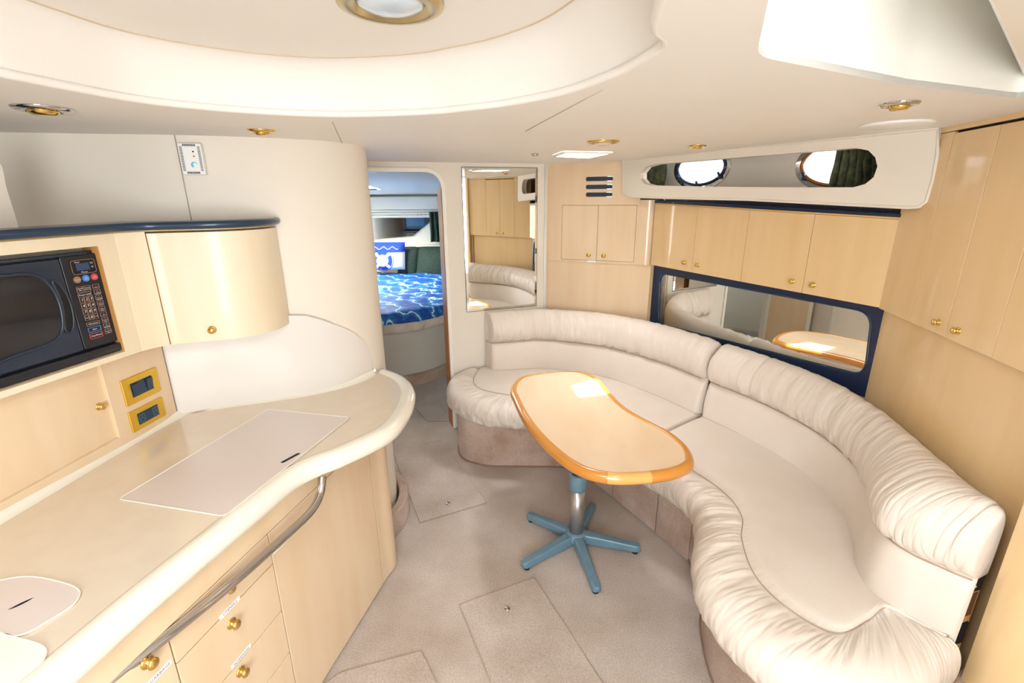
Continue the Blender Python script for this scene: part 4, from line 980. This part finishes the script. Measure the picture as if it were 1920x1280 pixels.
for tx_, ty_ in [(990, 962), (980, 1056), (1120, 1103), (1200, 1024), (1112, 944)]:
    e = Vector((*at2(tx_, ty_, .04), 0)); d = (e-bc); ln = d.length; d.normalize(); sd = Vector((-d.y, d.x, 0)); rows = []
    for t, hw, z0, z1_ in [(.08, .026, .022, .068), (.3, .024, .020, .066), (.7, .021, .018, .056), (.93, .0205, .016, .050), (.985, .018, .018, .047), (1.01, .010, .022, .042)]:
        c = bc+d*ln*t; rows.append([c+sd*a*hw+Vector((0, 0, z)) for a, z in [(-1, z0), (-1, z1_-.008), (-.75, z1_), (.75, z1_), (1, z1_-.008), (1, z0)]])
    V, Fc = loft_g(rows, True, False, True); lg = mk('leg', V, Fc, BLUEGREY, tb_, bevel=.003)
    lathe('foot', bc+d*ln*.93+Vector((0, 0, 0)), (0, 0, 1), [(.013, 0), (.015, .004), (.015, .012), (.012, .017)], RUBBER, lg, 14)

# ================================================================== CEILING FITTINGS
def downlight(px, py, r, label, z=ZC, lens=LENS, ring=BRASS):
    p = at(px, py, z); o = thing('ceiling_light', p, label, 'ceiling light')
    lathe('ring', p, (0, 0, -1), [(r, -.001), (r, .002), (r*.9, .007), (r*.62, .009), (r*.58, .003)], ring, o, 28)
    lathe('bulb_cup', p, (0, 0, -1), [(r*.58, 0), (r*.5, .012), (r*.42, .016), (r*.1, .017)], BRASS if lens is None else lens, o, 20)
downlight(80, 202, .058, 'brass downlight nearest the left edge, above the microwave', lens=None, ring=CHROME)
downlight(490, 244, .042, 'small brass downlight above the galley splash board', lens=None)
downlight(1687, 193, .042, 'brass downlight in front of the tall lockers', lens=None, ring=CHROME)
downlight(1307, 272.5, .040, 'small brass downlight above the left porthole', lens=None)
downlight(1130, 265, .068, 'wide brass-ringed round ceiling light above the table', lens=mat('lens_cream', srgb(214, 200, 180), .3))
p = at(732, 2, 1.984); o = thing('well_lamp', p, 'large round lamp with wide brass ring in the raised ceiling well', 'ceiling light')
V, Fc = lathe_g(p, (0, 0, -1), [(.095, 0), (.093, .008), (.085, .012), (.066, .012), (.062, .004)], 40); mk('ring', V, Fc, mat('brushed_brass', srgb(196, 178, 132), .3, metal=.8), o, smooth=True)
V, Fc = lathe_g(p, (0, 0, -1), [(.062, .002), (.055, .010), (.03, .016), (.004, .018)], 32); mk('lens', V, Fc, LENS, o, smooth=True)
p = at(1680, 232, ZC); o = thing('ceiling_speaker', p, 'flat round white speaker grille in the ceiling by the tall lockers', 'speaker')
lathe('grille', p, (0, 0, -1), [(.10, 0), (.098, .005), (.09, .008), (.01, .009)], WHITE, o, 36)
# fore hatch frame
hf = thing('ceiling_hatch', (cx, cy, ZC), 'bright square deck hatch in the ceiling above the sofa', 'hatch')
ring_strip('frame', Hz(ZC-.001, -1), hq[::-1], .02, 0, .008, GEL, hf, closed=True)
p = at(1003, 288, ZC); lathe('latch', p, (0, 0, -1), [(.02, 0), (.018, .01), (.004, .012)], CHROME, hf, 14)
# shade roller in deck hatch recess
pa = at(1615, 4, 2.02); pb = at(1868, 62, 2.02)
shd = thing('hatch_shade', (pa+pb)/2, 'grey roller shade bar inside the bright deck hatch recess', 'shade')
tube('roller', [pa, pb], .018, mat('shade_grey', srgb(190, 180, 178), .5), shd, n=14)
lathe('end_bracket', pa, (pb-pa), [(.024, -.006), (.024, .0), (.01, .001)], WHITE, shd, 14)
# white moulded rim right of recess
q1 = at(1842, 0, 1.90); q2 = at(1935, 150, 1.90)
V, Fc = loft_g([[q1+Vector((a*.0+a, -.3, z)) for a, z in [(0, 0), (0, .1), (.35, .1), (.35, -.0)]], [q1+Vector((a, 0, z)) for a, z in [(0, 0), (0, .1), (.35, .1), (.35, 0)]], [q2+Vector((a, 0.02, z)) for a, z in [(0, 0), (0, .1), (.30, .1), (.30, 0)]]], True, False, True)
mk('trim_14', V, Fc, GEL, kind='structure', bevel=.015)

for o_ in COL.objects:
    if o_.get('category') == 'ceiling light' and o_.name.startswith('ceiling_light'): o_['group'] = 'brass downlights in the ceiling'
    if o_.name.startswith('porthole'): o_['group'] = 'portholes behind the valance'
    if o_.name.startswith('window_curtain'): o_['group'] = 'curtains at the portholes'
    if o_.name.startswith('sink_cover'): o_['group'] = 'sink covers in the countertop'
# ================================================================== FORWARD BERTH (through the doorway)
YB = 6.3
# liner walls
FBk = Fr((-2.2, YB), (.6, YB))
plate('wall_berth', FBk, rect(0, 0, 3.2, 1.9), -.04, 0, BERTHW, kind='structure')
V = [(-2.3, 3.1, 1.87), (.6, 3.5, 1.87), (.6, YB, 1.68), (-2.3, YB, 1.68)]; V2 = [Vector(v)+Vector((0, 0, .03)) for v in V]
hb = [(-2.0, 4.9), (-1.42, 4.9), (-1.42, 5.5), (-2.0, 5.5)]
def zb(y): return 1.87-(y-3.3)*.19/3.0
tri_l = [[(-2.3, 3.1), (.6, 3.5), (.6, YB), (-2.3, YB)], rpoly(hb, .05, 3)]
class Slo:
    n = Vector((0, 0, 1))
    def P(s, u, v, w=0): return Vector((u, v, zb(v)+w))
plate('ceiling_berth', Slo(), [(-2.3, 2.8), (-1.3, 2.93), (-.36, 3.30), (.6, 3.63), (.6, YB+.02), (-2.3, YB+.02)], 0, .012, BERTHW, holes=[rpoly(hb, .05, 3)], kind='structure')
rows = [[Vector((p[0], p[1], zb(p[1]))) for p in rpoly(hb, .05, 3)], [Vector((p[0], p[1], 2.14)) for p in rpoly(hb, .05, 3)]]
V, Fc = loft_g(rows, True, False); mk('trim_15', V, Fc, GEL, kind='structure')
wallpath('wall_berth_right', [(.62, 3.4), (.20, 5.0), (-.55, YB)], 0, 1.9, .04, BERTHW, side=1, kind='structure')
# padded bands at the berth head
bb_ = thing('padded_band', (-1.2, YB-.1, 1.4), 'pale upholstered band with rolled seams along the head of the berth', 'upholstery')
for k, (z0_, z1_, t_) in enumerate([(1.50, 1.66, .10), (1.468, 1.498, .085), (1.436, 1.466, .08), (1.40, 1.434, .075)]):
    plate('band_panel', FBk, rect(.0, z0_, 1.6, z1_), 0, t_, BERTHW, bb_, bevel=.012)
# long berth mirror
bm_ = thing('berth_mirror', FBk.P(1, 1.07), 'low mirror with slanted end behind the bed head, reflecting a television', 'mirror')
def bo(x, y, w=.02): return FBk.on(x, y, w)
mp = [bo(680, 398), bo(812, 398), bo(808, 414), bo(774, 442), bo(680, 450)]
plate('glass', FBk, mp, .0, .02, MIRROR, bm_)
# shelf ledge
ld = plate('berth_ledge', FBk, rect(.0, 1.02, 1.68, 1.06), 0, .12, BERTHW, bevel=.01); tag(ld, 'pale ledge above the green headboard in the berth', 'ledge')
# curtain in the berth
FBc = Fr((-2.2, YB-.12), (.6, YB-.12))
a = FBc.on(806, 420)[0]; b = FBc.on(842, 420)[0]
curtain(FBc, a, b+.12, 1.10, 1.47, 6, .025, GREEN, 'berth_curtain', 'dark green curtain at the right end of the berth mirror', seed=3)
# brass hooks
for x in (783, 790, 797, 794):
    pass
sc_ = thing('brass_hooks', FBk.P(*FBk.on(790, 399), .05), 'three tiny brass hooks above the berth mirror', 'hook')
for i, x in enumerate((784, 790, 797)):
    u, v = FBk.on(x, 402-(i == 2)*4, .06); tube('brass_post', [FBk.P(u, v-.03, .06), FBk.P(u, v+.03, .06)], .014, BRASS, sc_, n=10)
plate('backplate', FBk, rect(FBk.on(781, 400)[0], 1.42, FBk.on(800, 400)[0], 1.44), .02, .06, BRASS, sc_)
# headboard cushions
for nm, x0, x1_, lab in [('headboard', 752, 782, 'narrow dark green headboard cushion beside the pillow'), ('headboard', 783, 850, 'wide dark green headboard cushion at right of the bed head')]:
    a = FBc.on(x0, 490)[0]; b = FBc.on(x1_, 490)[0]; rows = []
    for i in range(13):
        t = i/12; row = []
        for j in range(13):
            s = j/12; bul = .10*(math.sin(math.pi*t)*math.sin(math.pi*s))**.35 if 0 < t < 1 and 0 < s < 1 else 0
            row.append(FBc.P(a+(b-a)*t+.03*s, .66+.36*s, .02+bul+.14*(1-s)))
        rows.append(row)
    V, Fc = loft_g(rows); o = mk(nm, V, Fc, GREEN, smooth=True); sdm = o.modifiers.new('solid', 'SOLIDIFY'); sdm.thickness = .03; sdm.offset = -1; tag(o, lab, 'headboard')
# bed
arcp = [(-2.1, 4.00), (-1.5, 3.96), (-1.16, 3.98), (-.93, 4.06), (-.78, 4.17), (-.66, 4.34), (-.52, 4.62)]
ba = resample(cr([Vector((*p, 0)) for p in arcp], 8), 260)
bed = thing('bed', (-1.1, 5.0, 0), 'island bed with curved pale grey base and cream gathered mattress edge', 'bed')
bpoly2 = [(p.x, p.y) for p in ba]+[(-.40, 5.0), (-.75, YB-.15), (-2.1, YB-.15)]
plate('base', Hz(0), [(p[0], p[1]+.02) for p in bpoly2], 0, .50, BASEG, bed)
bnn = [-n_ if n_.y > 0 else n_ for n_ in normals2(ba)]
arcb = [0]
for x, y in zip(ba, ba[1:]): arcb.append(arcb[-1]+(y-x).length)
rows = []
for i, (p, n_) in enumerate(zip(ba, bnn)):
    row = []
    for k in range(11):
        t = k/10; th = math.pi*t; off = .045*math.sin(th)**.5 if 0 < t < 1 else 0
        ds_ = .020*noise.noise(Vector((arcb[i]*16, t*1.2, 5)))+.014*noise.noise(Vector((arcb[i]*34, t*1.5, 9)))
        row.append(p+n_*(off+ds_-.02)+Vector((0, 0, .49+.15*t)))
    rows.append(row)
V, Fc = loft_g(rows); mk('mattress_edge', V, Fc, LEATHER, bed, smooth=True)
plate('mattress', Hz(0), [(p[0]*1, p[1]+.03) for p in bpoly2], .49, .635, LEATHER, bed)
# quilt: draped grid from front arc back to the head
rows = []
for i, (p, n_) in enumerate(zip(ba, bnn)):
    row = []
    for k in range(26):
        t = k/25
        if t < .2:
            s = t/.2; z = .60+.10*s; q = p+n_*(.045*(1-s*s*.6))
            q = q+n_*(.014*noise.noise(Vector((arcb[i]*16, s, 2))))
        else:
            s = (t-.2)/.8; tgt = Vector((p.x*.92-.08, YB-.25, 0)); q = p.lerp(tgt, s); z = .70+.035*math.sin(s*1.6)+.02*noise.noise(Vector((q.x*5, q.y*4, 0)))
        row.append(Vector((q.x, q.y, z)))
    rows.append(row)
V, Fc = loft_g(rows); qo = mk('quilt', V, Fc, QUILT, smooth=True); sdm = qo.modifiers.new('solid', 'SOLIDIFY'); sdm.thickness = .015; sdm.offset = -1
tag(qo, 'bright blue nautical quilt with white line pattern spread over the bed', 'quilt')
# pillow
FPw = Fr((-2.2, YB-.32), (.6, YB-.32))
a = FPw.on(694, 478)[0]; b = FPw.on(761, 478)[0]; z0_ = FPw.on(728, 503)[1]; z1_ = FPw.on(728, 454)[1]
def pil_w(t, s): return .085*(max(0, 1-(2*t-1)**4)*max(0, 1-(2*s-1)**4))**.5
def pil(name, u0, u1, v0, v1, mt, label, cat):
    rows = []; N_ = 20
    for sgn in (1, -1):
        for i in range(N_+1) if sgn == 1 else []:
            t = i/N_; row = []
            for j in range(N_+1):
                s = j/N_; row.append(FPw.P(u0+(u1-u0)*t, v0+(v1-v0)*s, pil_w(t, s)+.10*(1-s)))
            rows.append(row)
    V, Fc = loft_g(rows); V2 = []; o_n = len(V)
    for i in range(N_+1):
        for j in range(N_+1):
            t = i/N_; s = j/N_; V2.append(FPw.P(u0+(u1-u0)*t, v0+(v1-v0)*s, -pil_w(t, s)*.8+.10*(1-s)))
    F2 = [tuple(x+o_n for x in reversed(f)) for f in Fc]; vm_ = (v0+v1)/2
    return V+V2, Fc+F2
V, Fc = pil('p', a, b, z0_, z1_, WHITECL, '', '')
fm = []
N_ = 20
for i in range(N_):
    for j in range(N_):
        if (j+.5)/N_ > .66: fm.append((i*N_+j, 1))
pl_ = mk('pillow', V, Fc, WHITECL, smooth=True, mats=[CLOTHBLUE], fmat=fm); tag(pl_, 'square white and blue pillow with life-ring emblem at the bed head', 'pillow')
cu_, cv_ = a+(b-a)*.42, z0_+(z1_-z0_)*.36; Rr = (b-a)*.27
def pw(u, v, e=.004):
    t = (u-a)/(b-a); s = (v-z0_)/(z1_-z0_); return FPw.P(u, v, pil_w(t, s)+.10*(1-s)+e)
def ringseg(r0, r1, a0, a1, n=8):
    rows = [[pw(cu_+r*math.cos(a0+(a1-a0)*k/n), cv_+r*math.sin(a0+(a1-a0)*k/n)) for k in range(n+1)] for r in (r0, (r0+r1)/2, r1)]
    return loft_g(rows)
V, Fc = joinm([ringseg(Rr*.62, Rr, R(k*90-33), R(k*90+33)) for k in range(4)] + [ringseg(Rr*1.08, Rr*1.13, 0, 2*math.pi, 40), ringseg(Rr*.54, Rr*.57, 0, 2*math.pi, 32)])
mk('life_ring_print', V, Fc, CLOTHBLUE, pl_)
rows = [[pw(a+(b-a)*(.15+.7*k/14), z0_+(z1_-z0_)*(.80+.05*math.sin(k*1.3)+dd_), .005) for k in range(15)] for dd_ in (0, .02)]
V, Fc = loft_g(rows); mk('rope_print', V, Fc, WHITECL, pl_)
# television reflected in the berth mirror
tv = thing('television', (-1.75, 3.55, 1.0), 'dark blue television on a shelf, seen in the berth mirror', 'television')
V, Fc = box_g((-1.98, 3.05, 1.06), (-1.55, 3.50, 1.42)); mk('case', V, Fc, TEAL, tv, bevel=.03)
V, Fc = box_g((-1.94, 3.49, 1.13), (-1.60, 3.512, 1.39)); mk('screen', V, Fc, SCREEN, tv, bevel=.01)
V, Fc = box_g((-2.05, 3.0, 1.02), (-1.45, 3.62, 1.058)); mk('shelf', V, Fc, NAVY, tv, bevel=.01)
# carpeted kick under the bed
rows = [[p+n_*.03+Vector((0, 0, z)) for z in (0, .10)]+[p-n_*.03+Vector((0, 0, .10))] for p, n_ in zip(ba, bnn)]
V, Fc = loft_g(rows); mk('carpet_kick', V, Fc, CARPET_B, bed, smooth=False)
p = Vector((-1.12, 4.25, zb(4.25)))
p = at(697, 321, 1.83); o = thing('berth_light', p, 'round ceiling light inside the berth, half hidden by the curved wall', 'ceiling light')
lathe('ring', p, (0, 0, -1), [(.075, -.01), (.072, .006), (.05, .008), (.045, .002)], CHROME, o, 24); lathe('lens', p, (0, 0, -1), [(.045, 0), (.03, .008), (.003, .01)], LENS, o, 20)

for o_ in COL.objects:
    if o_.name.startswith('headboard'): o_['group'] = 'green headboard cushions'
# maple door in the passage, seen in the long mirror
FPs = Fr((-1.00, 2.56), (-1.06, 3.04), off=.03)
pd = thing('passage_door', FPs.P(.25, 0), 'maple cabin door with white frame in the side passage, seen in the long mirror', 'door')
plate('leaf', FPs, rect(.06, .02, .44, 1.72), -.01, .01, MAPLE, pd, bevel=.003)
ring_strip('frame', FPs, [(.05, .0), (.05, 1.74), (.45, 1.74), (.45, .0)], .03, -.012, .018, GEL, pd)
